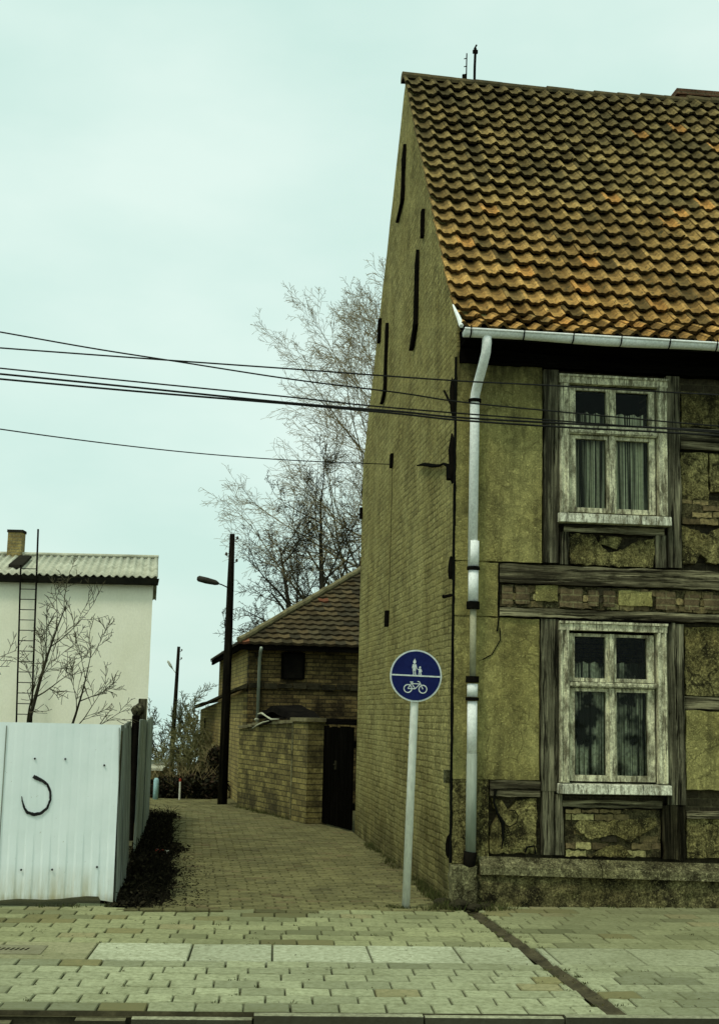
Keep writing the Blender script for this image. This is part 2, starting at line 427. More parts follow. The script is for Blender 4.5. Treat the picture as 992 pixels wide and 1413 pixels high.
# pavement: rows of square slabs, a band of pale granite slabs, more rows up to the walls
FN, FF = Vector((-2.07,11.76,0)), Vector((-3.47,22.73,0))     # side fence line
FL = Vector((-6.6,10.62,0))                                    # front fence far end
def chan_u(v):                                                 # the drain channel across the pavement
    return 1.50 - .25*(v/3.9)**1.0 - .0
def pave_end(u, v):                                            # may this slab be laid here
    p = PW(u, v); s, gg = to_house(p.x, p.y)
    if p.x < FN.x:
        t = (p.x-FL.x)/(FN.x-FL.x)
        return p.y < FL.y + t*(FN.y-FL.y) + .12
    if s < 0: return gg < -.42
    return gg < -.10
pv = MB(); v = .01; row = 0
def slab_col(u, v, back):
    n1 = nz(u, v, .8, 1); n2 = nz(u, v, 2.5, 2)
    n3 = noise.noise(Vector((u*.9, v*4.5, 2.2)))
    f = 1 + .16*n1 + .14*n2 + R_.uniform(-.07,.07)
    if n3 > .12: f *= 1-.55*min(.6, n3-.12)/.6*1.3
    if R_.random() < .05+.25*max(0, n3): base_m = (.25,.225,.10)
    else: base_m = None
    if base_m: base = base_m
    elif back: base = (.33,.335,.17)
    else: base = (.37,.385,.225)
    if u > chan_u(v)+.05: f *= .86
    if R_.random() < .06: f *= .72
    if R_.random() < .03: base = (.33,.30,.15)
    # damp dark stains by the channel on the right
    d = math.hypot((u-1.95)/.33, (v-.95)/.28)
    if d < 1: f *= .55+.3*d
    d = math.hypot((u-2.7)/.4, (v-.8)/.3)
    if d < 1: f *= .6+.3*d
    return tuple(max(.03, c*f) for c in base)
while v < 5.2:
    slab = row == 7
    h = .66 if slab else .219
    u = -9 + (row*.4 % 1)*.28
    while u < 9:
        w = R_.uniform(.58,.70) if slab else .278 + R_.uniform(-.006,.006)
        if pave_end(u+w/2, v+h/2):
            uc = chan_u(v+h/2)
            parts = [(u, u+w)]
            if u < uc+.06 and u+w > uc-.06:
                parts = [(u, uc-.06), (uc+.06, u+w)]
            for (a0, a1) in parts:
                if a1-a0 < .03: continue
                if slab:
                    left = u+w/2 < -2.02
                    f = R_.uniform(.9,1.08)
                    c = (.36*f,.345*f,.19*f) if left else (.475*f,.495*f,.325*f)
                    fade = min(1, max(0, (u-.2)/1.3)); c = tuple(c[i]*(1-fade)+(.40,.415,.25)[i]*f*fade for i in range(3)) if not left else c
                    if u > uc: c = tuple(x*.85 for x in c)
                    paver(pv, PW, a0, a1, v, v+h, c, .006)
                else:
                    paver(pv, PW, a0, a1, v, v+h, slab_col(u, v, row > 7), .0045, .028, .004)
        u += w
    v += h; row += 1
tag(pv.build('pavement', M['pave']), kind='structure')
ch = MB()
for i in range(24):
    v0, v1 = i*.168, (i+1)*.168
    for (o0, z0, o1, z1) in ((-.062,-.006,-.03,-.022),(-.03,-.022,.03,-.022),(.03,-.022,.062,-.006)):
        w0, w1 = .012*nz(v0,0,3,5), .012*nz(v1,0,3,5)
        ch.poly([PW(chan_u(v0)+o0+w0,v0,z0),PW(chan_u(v0)+o1+w0,v0,z1),PW(chan_u(v1)+o1+w1,v1,z1),PW(chan_u(v1)+o0+w1,v1,z0)])
tag(ch.build('drain_channel', M['channel']), kind='structure')

# lane of small bricks between fence and gable, ending at the bend
ln = MB(); fs, fg = to_house(FN.x, FN.y); es, eg = to_house(FF.x, FF.y)
ys, yg = to_house(-1.87, 24.2)
gg = -.40; row = 0
while gg < 14.6:
    L = fs + (gg-fg)/(eg-fg)*(es-fs) + .03
    if gg > eg: L -= (gg-eg)*1.2
    Rr = -.015
    if gg > 7.2: Rr = -.02 + (gg-7.2)/(yg-7.2)*(ys+.02)
    if gg > yg: Rr = ys - .02 - (gg-yg)*.07
    u = L + (.1 if row % 2 else 0) + R_.uniform(-.008,.008)
    while u < Rr-.02:
        w = .2
        u1 = min(u+w, Rr)
        p = HW(u, gg)
        f = 1 + .22*nz(p.x,p.y,.9,3) + .2*nz(p.x,p.y,3,4) + R_.uniform(-.2,.2)
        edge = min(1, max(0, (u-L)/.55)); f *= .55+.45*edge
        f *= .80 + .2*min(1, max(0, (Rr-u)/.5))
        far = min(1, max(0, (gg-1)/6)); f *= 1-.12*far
        base = (.205,.19,.08)
        if R_.random() < .06: base = (.20,.165,.075)
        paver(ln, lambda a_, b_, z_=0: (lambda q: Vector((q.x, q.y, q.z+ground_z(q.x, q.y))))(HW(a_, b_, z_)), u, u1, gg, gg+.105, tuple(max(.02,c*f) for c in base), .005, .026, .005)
        u += w
    gg += .105; row += 1
tag(ln.build('lane', M['sett']), kind='structure')

dc = thing('drain_cover', 'grey slotted drain cover set flush in the pavement at the left', 'drain cover', PW(-2.35, 1.86, .0)+Vector((0,0,.004)), ST)
m = MB(); m.box(-.23,.23,-.17,.17,-.02,.003); m.build('plate', m_simple('worn_cast_iron', (.27,.255,.15), (.19,.18,.10), 9, .8), dc)
m = MB()
for i in range(7):
    x = -.11+i*.034
    m.hexa([(x,-.035,.0),(x+.014,-.035,.0),(x+.03,.05,.0),(x+.016,.05,.0),(x,-.035,.0045),(x+.014,-.035,.0045),(x+.03,.05,.0045),(x+.016,.05,.0045)])
m.build('slots', M['iron'], dc)

# ------------------------------------------------------------------ half-timbered house
house = thing('half_timbered_house', 'old half-timbered corner house with olive plaster and a mossy pantile roof', 'house', C0, AL)
HL = 7.0; GD = 7.2
EAVE = (-.36, 5.31); KICK = (0.05, 5.60); RIDGE = (3.62, 9.90)

def rough_rect(x0, x1, z0, z1, jit=.006, step=.07, seed=None):
    pts = []
    def side(ax, az, bx, bz):
        L = math.hypot(bx-ax, bz-az); n = max(1, int(L/step))
        for i in range(n):
            t = i/n; j = 0 if i == 0 else jit
            pts.append((ax+(bx-ax)*t + R_.uniform(-j,j), az+(bz-az)*t + R_.uniform(-j,j)))
    side(x0,z0,x1,z0); side(x1,z0,x1,z1); side(x1,z1,x0,z1); side(x0,z1,x0,z0)
    return pts
def rp(name, mat, x0, x1, z0, z1, y0=-.02, y1=.08, jit=.006, step=.07, parent=None):
    m = MB(); m.plate(rough_rect(x0,x1,z0,z1,jit,step), y0, y1)
    return m.build(name, M[mat], parent or house)
def blob(name, mat, pts, y0, y1=.05, jit=.008):
    out = []
    n = len(pts)
    for i in range(n):
        a, b = pts[i], pts[(i+1) % n]
        L = math.hypot(b[0]-a[0], b[1]-a[1]); kx = max(1, int(L/.03))
        for j in range(kx):
            t = j/kx; out.append((a[0]+(b[0]-a[0])*t+R_.uniform(-jit,jit), a[1]+(b[1]-a[1])*t+R_.uniform(-jit,jit)))
    m = MB(); m.plate(out, y0, y1); return m.build(name, M[mat], house)

# gable wall with slightly uneven face
gw = MB(); NY, NZ = 48, 66
def gtop(y):
    if y < KICK[0]: return KICK[1]-.02
    if y <= 3.62: t = (y-KICK[0])/(RIDGE[0]-KICK[0]); return KICK[1]-.03 + t*(RIDGE[1]-KICK[1])
    t = (y-3.62)/(GD-3.62); return RIDGE[1]-.03 + t*(5.35-RIDGE[1]+.03)
for i in range(NY+1):
    y = GD*i/NY
    for j in range(NZ+1):
        z = -.04 + (gtop(y)+.04)*j/NZ
        x = .012*noise.noise(Vector((y*.5,z*.5,3))) + .006*noise.noise(Vector((y*2.1,z*2.1,9)))
        gw.v.append((x if 0 < i < NY else 0, y, z))
for i in range(NY):
    for j in range(NZ):
        a = i*(NZ+1)+j
        gw.face([a, a+1, a+NZ+2, a+NZ+1])
b = len(gw.v)
for i in range(NY+1):
    y = GD*i/NY; gw.v.append((.34, y, -.04)); gw.v.append((.34, y, gtop(y)))
for i in range(NY):
    gw.face([i*(NZ+1)+NZ, b+2*i+1, b+2*i+3, (i+1)*(NZ+1)+NZ])
    gw.face([b+2*i, b+2*i+2, b+2*i+3, b+2*i+1])
gw.face([0] + [b] + [b+1] + [NZ-j for j in range(NZ)])
e0 = NY*(NZ+1)
gw.face([e0+j for j in range(NZ+1)] + [b+2*NY+1, b+2*NY])
gw.build('gable_wall', M['gable'], house, smooth=False)
# back, end walls
m = MB(); m.box(.34,HL,GD-.3,GD,-.04,5.4); m.build('back_wall', M['gable'], house)
m = MB(); m.box(HL-.3,HL,.36,GD-.3,-.04,5.4)
m.poly([(HL-.01,0.05,5.4),(HL-.01,GD,5.4),(HL-.01,3.62,9.8)]); m.build('end_wall', M['gable'], house)
# facade core with openings
WU = dict(x0=1.012,x1=2.085,z0=3.66,z1=5.02, gl=(1.18,1.49,1.585,1.92), top=(4.535,4.885), bot=(3.72,4.40))
WL = dict(x0=1.007,x1=2.050,z0=1.11,z1=2.612, gl=(1.163,1.468,1.57,1.876), top=(2.085,2.476), bot=(1.18,1.957))
m = MB()
m.box(.34,1.13,.07,.36,-.04,5.45); m.box(1.95,HL,.07,.36,-.04,5.45)
m.box(1.13,1.95,.07,.36,-.04,1.13); m.box(1.13,1.95,.07,.36,2.55,3.68); m.box(1.13,1.95,.07,.36,4.95,5.45)
m.build('wall_core', M['core'], house)

def bricks(name, x0, x1, z0, z1, bw=.19, rh=.066, light=.15, y=.0):
    rp('mortar_bed', 'mortar', x0+.004, x1-.004, z0+.004, z1-.004, y+.006, y+.075, .004)
    m = MB(); z = z0; r = 0
    while z < z1-.02:
        h = min(rh*R_.uniform(.9,1.1), z1-z); x = x0 - (.5*bw if r % 2 else 0)
        while x < x1-.02:
            w = bw*R_.uniform(.8,1.15); a, b = max(x, x0), min(x+w, x1)
            if b-a > .03 and R_.random() > .10:
                rr = R_.random(); f = R_.uniform(.6,1.35)
                base = (.46,.41,.17) if rr < light else ((.30,.235,.10) if rr < .6 else ((.20,.15,.07) if rr < .9 else (.06,.05,.03)))
                yy = y + R_.uniform(-.014,.012)
                o = rough_rect(a+.006,b-.006,z+.006,z+h-.006,.010,.028)
                m.plate(o, yy, yy+.08, tuple(c*f for c in base))
            x += w
        z += h; r += 1
    return m.build(name, M['old_brick'], house)
# plaster fields
rp('plaster_field','plaster', .0,.842,3.165,5.20,-.02,.07,.004)
rp('plaster_field','plaster', .0,.415,2.640,3.150,-.018,.07,.005)
rp('plaster_field','plaster', .0,.818,1.128,2.628,-.02,.07,.004)
rp('plaster_field','plaster_old', .0,.335,.37,1.115,-.022,.07,.008)
blob('plaster_field','plaster_old', [(.36,.46),(.79,.46),(.80,.96),(.60,.93),(.52,.84),(.46,.95),(.37,.95),(.43,.78),(.36,.66)], -.01, .07, .010)
blob('plaster_patch','plaster_old', [(.55,.50),(.74,.50),(.76,.60),(.68,.66),(.60,.60)], -.022, .0, .008)
blob('plaster_field','plaster_old', [(1.12,3.17),(1.70,3.16),(1.95,3.16),(1.96,3.44),(1.80,3.42),(1.66,3.33),(1.50,3.28),(1.42,3.36),(1.36,3.46),(1.12,3.46)], -.016, .07, .010)
blob('plaster_patch','plaster_old', [(1.42,3.38),(1.60,3.33),(1.66,3.45),(1.44,3.46)], .02, .07, .006)
# brick infills
bricks('brick_infill', 1.07,1.995,.43,.87,light=.22)
blob('plaster_patch','plaster_old', [(1.14,.70),(1.22,.78),(1.40,.76),(1.74,.78),(1.93,.80),(1.95,.72),(1.80,.66),(1.70,.58),(1.52,.63),(1.30,.60)], -.022, .0, .014)
blob('plaster_patch','plaster_old', [(1.30,.44),(1.72,.44),(1.66,.50),(1.58,.55),(1.46,.53),(1.38,.49)], -.02, .0, .012)
bricks('brick_infill', .43,4.2,2.735,2.955,.15,.07,.12)
# lighter blocks in the brick band
for (x0,x1,z0,z1,mt) in ((.455,.56,2.76,2.94,'infill'),(.59,.72,2.77,2.93,'infill'),(.785,1.0,2.80,2.95,'plaster'),(1.02,1.24,2.75,2.93,'infill'),(1.30,1.40,2.77,2.92,'infill'),(1.45,1.56,2.77,2.92,'infill'),(1.60,1.93,2.785,2.925,'plaster'),(1.97,2.16,2.76,2.93,'infill'),(2.26,2.40,2.76,2.91,'infill'),(2.45,2.62,2.77,2.91,'infill')):
    rp('band_block', mt, x0,x1,z0,z1,-.018,.0,.007,.04)
# right-hand fields
rp('plaster_field','plaster_old', 2.255,4.1,4.575,4.93,-.005,.07,.012)
rp('plaster_field','plaster_old', 2.245,2.52,3.85,4.315,-.005,.07,.012)
rp('plaster_field','plaster_old', 2.54,4.1,3.93,4.315,-.008,.07,.014)
bricks('brick_infill', 2.245,4.1,3.60,3.85,light=.15)
blob('plaster_field','plaster_old', [(2.24,3.20),(2.36,3.22),(2.44,3.32),(2.52,3.22),(4.1,3.2),(4.1,3.60),(2.62,3.58),(2.5,3.50),(2.24,3.585)], -.006,.07,.012)
rp('plaster_field','plaster_old', 2.255,4.1,1.95,2.60,-.008,.07,.010)
rp('plaster_field','plaster', 2.25,4.1,1.06,1.80,-.010,.07,.008)
rp('wall_board','wood_h', 2.24,4.1,1.815,1.935,-.002,.07,.006)
rp('plaster_field','plaster_old', 2.245,4.1,.43,.79,-.006,.07,.010)
for s0 in (4.35,5.5): rp('plaster_field','plaster', s0,s0+.95,3.2,4.95,-.012,.07); rp('plaster_field','plaster', s0,s0+.95,.45,2.6,-.012,.07)
# timber frame
def beam(name, mat, x0,x1,z0,z1,y0=-.035): rp(name, mat, x0,x1,z0,z1,y0,.09,.007,.09)
beam('post','wood_v', .858,1.005,3.17,5.07); beam('post','wood_v', 2.095,2.23,3.165,5.07)
beam('post','wood_v', .832,1.0,1.03,2.63); beam('post','wood_v', .845,.955,.45,1.03,-.03)
beam('post','wood_v', .965,1.055,.45,1.00,-.022)
beam('post','wood_v', 2.058,2.15,.92,2.63); beam('post','wood_v', 2.158,2.235,.92,2.62,-.03)
rp('post','rot_wood', 2.01,2.225,.42,.91,-.028,.09,.012,.05)
for s0 in (4.15,5.32,6.5):
    beam('post','wood_v', s0,s0+.16,3.17,5.07); beam('post','wood_v', s0,s0+.16,.45,2.63)
beam('rail','wood_h', .428,HL,2.965,3.14,-.04); beam('rail','wood_h', .428,HL,2.645,2.725,-.05)
beam('rail','wood_h', 2.24,4.12,4.345,4.555,-.03); beam('rail','wood_h', 1.04,2.0,.885,.95,-.03)
beam('rail','wood_h', 2.24,4.12,.80,.86,-.03)
beam('rail','wood_h', .352,.825,1.045,1.115,-.03); beam('rail','wood_h', .352,.825,.975,1.04,-.028)
beam('rail','wood_h', 1.06,2.06,3.475,3.545,-.02)
beam('short_post','wood_v', 1.02,1.105,3.16,3.475,-.02); beam('short_post','wood_v', 1.975,2.075,3.16,3.475,-.025)
rp('head_beam','wood_dark', 1.005,2.1,2.618,2.64,-.06,.07,.003)
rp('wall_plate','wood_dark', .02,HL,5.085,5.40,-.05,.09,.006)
# plinth and ledge (front uneven)
m = MB(); NX, NZ2 = 150, 14
for i in range(NX+1):
    s = .02+(HL-.02)*i/NX if i > 90 else .02+ 3.6*i/90
    for j in range(NZ2+1):
        t = j/NZ2; z = -.04+.33*t
        y = -.13+.03*t + .05*noise.noise(Vector((s*2.4,z*4,1))) + .022*noise.noise(Vector((s*9,z*10,4)))
        m.v.append((s, min(y,-.05), z))
sx = [m.v[i*(NZ2+1)][0] for i in range(NX+1)]
for i in range(NX):
    for j in range(NZ2):
        a = i*(NZ2+1)+j; m.face([a, a+NZ2+1, a+NZ2+2, a+1])
m.box(.02,HL,-.05,.09,-.04,.285)
m.build('plinth', M['stone'], house)
m = MB()
x = .24
for L in (1.15,1.3,1.6,1.5,1.2):
    x1 = min(x+L, HL)
    n = 10
    for i in range(n):
        a0 = x+(x1-x-.01)*i/n; a1 = x+(x1-x-.01)*(i+1)/n
        f = lambda q: .018*noise.noise(Vector((q*3,2,6)))
        dz = -.022*(a0-.24); dz1 = -.022*(a1-.24)
        m.hexa([(a0,-.15+f(a0),.285+dz),(a1,-.15+f(a1),.285+dz1),(a1,.07,.285+dz1),(a0,.07,.285+dz),
                (a0,-.14+f(a0),.355+dz),(a1,-.14+f(a1),.355+dz1),(a1,-.02,.435+dz1),(a0,-.02,.435+dz)])
    x = x1
m.build('ledge', M['sill_stone'], house)
# rough corner block under the downpipe
m = MB()
def lump(mb, c, r, seed, n=10, k=7, sq=(1,1,1)):
    b = len(mb.v)
    for i in range(k+1):
        th = pi*i/k
        for j in range(n):
            ph = 2*pi*j/n
            d = Vector((math.sin(th)*math.cos(ph), math.sin(th)*math.sin(ph), math.cos(th)))
            rr = r*(1+.38*noise.noise(d*1.7+Vector((seed,seed*2.1,0))))
            mb.v.append((c[0]+d.x*rr*sq[0], c[1]+d.y*rr*sq[1], c[2]+d.z*rr*sq[2]))
    for i in range(k):
        for j in range(n):
            j2 = (j+1) % n
            mb.face([b+i*n+j, b+(i+1)*n+j, b+(i+1)*n+j2, b+i*n+j2])
m.plate(rough_rect(-.03,.20,.02,.36,.015,.05), -.19, -.02)
m.build('corner_block', M['sill_stone'], house)

# windows
def window(W, mat_c, top_f):
    x0,x1,z0,z1 = W['x0'],W['x1'],W['z0'],W['z1']
    g0,g1,g2,g3 = W['gl']; t0,t1 = W['top']; b0,b1 = W['bot']
    m = MB(); bw = .088
    def bar(mb, xa,xb,za,zb,ya,yb): mb.plate(rough_rect(xa,xb,za,zb,.002,.12), ya, yb)
    # casing boards with a raised outer lip
    bar(m, x0,x0+bw,z0,z1-bw*.95,-.062,.10); bar(m, x1-bw,x1,z0,z1-bw*.95,-.062,.10)
    bar(m, x0-.008,x1+.008,z1-bw*.93,z1,-.072,.10)
    bar(m, x0+.004,x0+.022,z0+.01,z1-bw*.97,-.074,-.0635); bar(m, x1-.022,x1-.004,z0+.01,z1-bw*.97,-.074,-.0635)
    bar(m, x0+.058,x0+bw-.004,z0+.01,z1-bw*.97,-.070,-.0635); bar(m, x1-bw+.004,x1-.058,z0+.01,z1-bw*.97,-.070,-.0635)
    bar(m, x0-.012,x1+.012,z1-.018,z1+.004,-.088,-.0735)
    w = m.build('window', M['paint'], house)
    rb = MB(); rb.plate([(x0+bw-.01,z0),(x1-bw+.01,z0),(x1-bw+.01,z1-bw+.01),(x0+bw-.01,z1-bw+.01)][:0] or [(x0+bw-.01,z0),(x0+bw+.05,z0),(x0+bw+.05,z1-bw),(x0+bw-.01,z1-bw)], .03, .05)
    rb.plate([(x1-bw-.05,z0),(x1-bw+.01,z0),(x1-bw+.01,z1-bw),(x1-bw-.05,z1-bw)], .03, .05)
    rb.plate([(x0+bw+.05,z1-bw-.06),(x1-bw-.05,z1-bw-.06),(x1-bw-.05,z1-bw+.02),(x0+bw+.05,z1-bw+.02)], .03, .05)
    rb.build('gap_shade', M['wood_dark'], w)  # dark backing plate added behind the sash gaps to paint their shadow
    sb = MB(); i0, i1 = x0+bw+.018, x1-bw-.018
    zt = z1-bw-.020; zb = z0+.014
    # four sashes: rails round each pane
    for (a,b2) in ((g0,g1),(g2,g3)):
        ao = i0 if a == g0 else (g1+g2)/2+.010
        bo = (g1+g2)/2-.010 if a == g0 else i1
        for (c0,c1,lo,hi) in ((t0,t1,t0-.034,zt),(b0,b1,zb,b1+.034)):
            bar(sb, ao,a,lo,hi,-.012,.045); bar(sb, b2,bo,lo,hi,-.012,.045)
            bar(sb, a,b2,lo,c0,-.010,.045); bar(sb, a,b2,c1,hi,-.010,.045)
    sb.build('sash', M['paint'], w)
    tr = MB(); bar(tr, i0-.008,i1+.008,b1+.040,t0-.040,-.050,.06)
    bar(tr, i0-.008,i1+.008,b1+.052,b1+.074,-.066,-.052)
    xm = (g1+g2)/2
    bar(tr, xm-.022,xm+.022,t0-.034,zt,-.040,-.0125); bar(tr, xm-.026,xm+.026,zb,b1+.036,-.036,-.0125)
    tr.build('mullion', M['paint'], w)
    for (a,b2) in ((g0,g1),(g2,g3)):
        for (c0,c1) in ((t0,t1),(b0,b1)):
            q = MB(); q.poly([(a-.01,.02,c0-.01),(b2+.01,.02,c0-.01),(b2+.01,.02,c1+.01),(a-.01,.02,c1+.01)]); q.build('pane', M['glass'], w)
    # sill
    s = MB(); s.hexa([(x0-.02,-.115,z0-.10),(x1+.02,-.115,z0-.10),(x1+.02,.10,z0-.10),(x0-.02,.10,z0-.10),(x0-.02,-.105,z0-.012),(x1+.02,-.105,z0-.012),(x1+.02,.10,z0-.002),(x0-.02,.10,z0-.002)])
    s.build('sill', M['paint_sill'], w, bevel=.006)
    # curtains with folds behind each casement, gap at the top
    for (a,b2) in ((g0,g1),(g2,g3)):
        c = MB(); n = 44; hi = t0 + (t1-t0)*top_f
        ph = R_.uniform(0,6)
        for i in range(n+1):
            t = i/n; xx = a-.03+(b2-a+.06)*t
            yy = .10 + .018*math.sin(t*26+ph+2*math.sin(t*5+ph)) + .010*math.sin(t*61+ph*2)
            c.v.append((xx, yy, b0-.02)); c.v.append((xx, yy, hi + .010*math.sin(t*21+ph)))
        for i in range(n): c.face([2*i,2*i+2,2*i+3,2*i+1])
        c.build('curtain', M[mat_c], w, smooth=True)
    return w
window(WU, 'curtain_up', .42); window(WL, 'curtain_lo', .38)

# roof
def rpos(d):
    L1 = math.hypot(KICK[0]-EAVE[0], KICK[1]-EAVE[1])
    if d < L1:
        t = d/L1; p = (EAVE[0]+t*(KICK[0]-EAVE[0]), EAVE[1]+t*(KICK[1]-EAVE[1])); q = (KICK[0]-EAVE[0], KICK[1]-EAVE[1])
    else:
        L2 = math.hypot(RIDGE[0]-KICK[0], RIDGE[1]-KICK[1]); t = (d-L1)/L2
        p = (KICK[0]+t*(RIDGE[0]-KICK[0]), KICK[1]+t*(RIDGE[1]-KICK[1])); q = (RIDGE[0]-KICK[0], RIDGE[1]-KICK[1])
    l = math.hypot(*q); return p, (-q[1]/l, q[0]/l)
LT = math.hypot(KICK[0]-EAVE[0], KICK[1]-EAVE[1]) + math.hypot(RIDGE[0]-KICK[0], RIDGE[1]-KICK[1])
def sag(s, d): return -.05*math.sin(pi*min(max(s,0),4)/4)*(d/LT) + .016*noise.noise(Vector((s*.6,d*.6,8)))
NC = 24; GAUGE = (LT-.05)/NC
tl = MB(); NP = 10
for r in range(NC):
    d0 = r*GAUGE - .02; ncol = int((HL+.08)/.186)
    for c in range(ncol):
        s0 = -.045 + c*.186 + R_.uniform(-.005,.005)
        dd0 = d0 + R_.uniform(-.011,.011); dd1 = min(d0 + GAUGE + .05, LT)
        lift = .082 + R_.uniform(-.008,.014); tw = R_.uniform(-.008,.008)
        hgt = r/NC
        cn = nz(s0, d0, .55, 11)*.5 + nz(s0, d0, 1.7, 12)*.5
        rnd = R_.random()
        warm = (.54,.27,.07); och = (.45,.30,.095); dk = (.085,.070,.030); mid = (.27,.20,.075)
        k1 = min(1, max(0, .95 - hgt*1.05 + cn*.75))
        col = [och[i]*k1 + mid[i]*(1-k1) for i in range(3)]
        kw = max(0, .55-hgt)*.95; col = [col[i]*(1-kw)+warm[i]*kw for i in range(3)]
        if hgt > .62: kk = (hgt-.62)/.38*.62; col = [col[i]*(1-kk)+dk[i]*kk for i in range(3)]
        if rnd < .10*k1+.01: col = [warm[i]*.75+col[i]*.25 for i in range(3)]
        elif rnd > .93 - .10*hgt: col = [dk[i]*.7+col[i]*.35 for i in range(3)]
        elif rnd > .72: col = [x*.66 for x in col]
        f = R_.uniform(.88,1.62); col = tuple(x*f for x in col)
        b = len(tl.v)
        for (dd, off, ins) in ((dd0, lift, 0), (dd1, .012, 0), (dd0+.004, lift-.034, 0), (dd0+(dd1-dd0)*.42, lift*.58+.005, 0)):
            p, nn = rpos(max(dd, -.03))
            for i in range(NP+1):
                t = i/NP
                w = .027*math.cos(2*pi*(t-.12)) + .008*math.cos(4*pi*(t-.12))
                if t > .8: w += .014*math.sin((t-.8)/.2*pi)
                # lower edge bows down
                bow = -.030*math.sin(pi*((t+.38)%1)) if off not in (.012, lift*.58+.005) else 0
                q, n2 = rpos(max(dd+bow, -.04))
                o = off + w + tw*(t-.5)
                tl.v.append((s0 + .193*t, q[0]+n2[0]*o, q[1]+n2[1]*o + sag(s0+.2*t, dd)))
        n1 = NP+1
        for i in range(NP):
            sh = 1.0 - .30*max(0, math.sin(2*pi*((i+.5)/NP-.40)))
            c1 = tuple(x*sh for x in col); c2 = tuple(x*sh*.62 for x in col)  # painted overlap shadow: upper half darker, lower edge darkest; troughs toned down too
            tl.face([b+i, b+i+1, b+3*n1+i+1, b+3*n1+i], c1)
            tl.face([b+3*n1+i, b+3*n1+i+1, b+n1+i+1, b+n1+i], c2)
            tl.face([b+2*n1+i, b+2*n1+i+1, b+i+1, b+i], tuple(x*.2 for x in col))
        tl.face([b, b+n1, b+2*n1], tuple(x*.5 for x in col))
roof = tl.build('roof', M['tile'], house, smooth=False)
dk = MB()
for (s0,s1) in ((-.01,HL),):
    pts = [(EAVE[0]+.02,EAVE[1]-.02),(KICK[0],KICK[1]-.02),(RIDGE[0],RIDGE[1]-.07),(GD+.3,5.05),(GD+.3,4.99),(RIDGE[0],RIDGE[1]-.17),(KICK[0],KICK[1]-.12),(EAVE[0]+.02,EAVE[1]-.07)]
    dk.poly([(.35,y,z) for y,z in pts]); dk.poly([(s1,y,z) for y,z in pts])
    for i in range(len(pts)):
        a, b2 = pts[i], pts[(i+1) % len(pts)]
        x0 = .02
        dk.poly([(x0,a[0],a[1]),(s1,a[0],a[1]),(s1,b2[0],b2[1]),(x0,b2[0],b2[1])])
dk.build('roof_deck', M['roofdark'], roof)
m = MB()                                        # soffit boards
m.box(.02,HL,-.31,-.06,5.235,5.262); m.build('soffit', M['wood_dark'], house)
m = MB(); s = -.05
while s < HL:
    L = .36; r0 = .085 + R_.uniform(-.006,.006)
    pts = []
    zt = RIDGE[1]-.015 + sag(s, LT) + R_.uniform(-.008,.008)
    b = len(m.v)
    for (q, rr) in ((s, r0+.012), (s+L, r0)):
        for i in range(9):
            w = -.15*pi + 1.3*pi*i/8
            m.v.append((q, RIDGE[0]+rr*math.cos(w), zt+rr*math.sin(w)*.75))
    for i in range(8): m.face([b+i,b+9+i,b+10+i,b+i+1])
    m.face([b+i for i in range(9)])
    s += L-.04
m.build('ridge_tiles', M['ridge'], roof, smooth=False)
ch = MB(); ch.box(3.74,5.2,3.72,4.5,9.0,10.02); ch.hexa([(3.60,3.66,9.80),(5.3,3.66,9.80),(5.3,4.56,9.80),(3.60,4.56,9.80),(3.70,3.70,9.98),(5.24,3.70,9.98),(5.24,4.52,9.98),(3.70,4.52,9.98)])
chim = ch.build('chimney', M['chimney'], roof)
m = MB(); m.box(3.69,5.25,3.69,4.53,10.022,10.10); m.build('chimney_cap', M['chimney'], chim)
m = MB(); m.tube([(.905,3.6,9.8),(.907,3.6,10.10),(.915,3.6,10.37)], .017, 8); m.box(.88,.945,3.585,3.615,10.30,10.345); m.tube([(.90,3.6,10.36),(.93,3.6,10.42)], .012, 6)
m.build('vent_mast', M['iron'], roof)
m = MB(); m.tube([(.795,3.6,9.8),(.80,3.6,10.29)], .008, 6)
for z in (9.99,10.10,10.21): m.tube([(.765,3.6,z),(.805,3.6,z+.012)], .007, 5)
m.box(.745,.80,3.585,3.62,9.90,9.99); m.build('aerial', M['iron'], roof)

# gutter, brackets, downpipe
def gutter_mesh(x0, x1, yc, zc, r=.062):
    m = MB(); n = 10; segs = 26
    for i in range(segs+1):
        x = x0+(x1-x0)*i/segs; dz = .008*math.sin(i*.9)
        for rr in (r, r-.006):
            for j in range(n+1):
                w = pi + pi*j/n
                m.v.append((x, yc+rr*math.cos(w), zc+dz+rr*math.sin(w)))
    k = 2*(n+1)
    for i in range(segs):
        for j in range(n):
            a = i*k+j; m.face([a, a+k, a+k+1, a+1])
            a = i*k+n+1+j; m.face([a, a+1, a+k+1, a+k])
        for (p, q) in ((0, n+1), (n, 2*n+1)):
            m.face([i*k+p, i*k+q, (i+1)*k+q, (i+1)*k+p])
    m.face([j for j in range(n+1)]); m.face([segs*k+j for j in range(n+1)])
    m.tube([(x0,yc-r,zc+.004),(x1,yc-r,zc+.004)], .012, 8)
    return m
gt = gutter_mesh(-.02, HL, -.40, 5.30).build('gutter', M['zinc'], house, smooth=True)
for x in (.04,.55,1.03,1.5,1.98,2.45,2.92,3.4,4.0,4.6,5.2):
    b = MB(); pts = []
    for j in range(9):
        w = pi+pi*j/8; pts.append((x, -.40+.069*math.cos(w), 5.30+.069*math.sin(w)))
    pts = [(x,-.472,5.335)] + pts
    b.tube(pts, .007, 5); b.tube([(x,-.332,5.30),(x,-.27,5.34)], .007, 5)
    b.build('bracket', M['iron'], gt)
m = MB()                                        # zinc verge flashing running up the first tiles
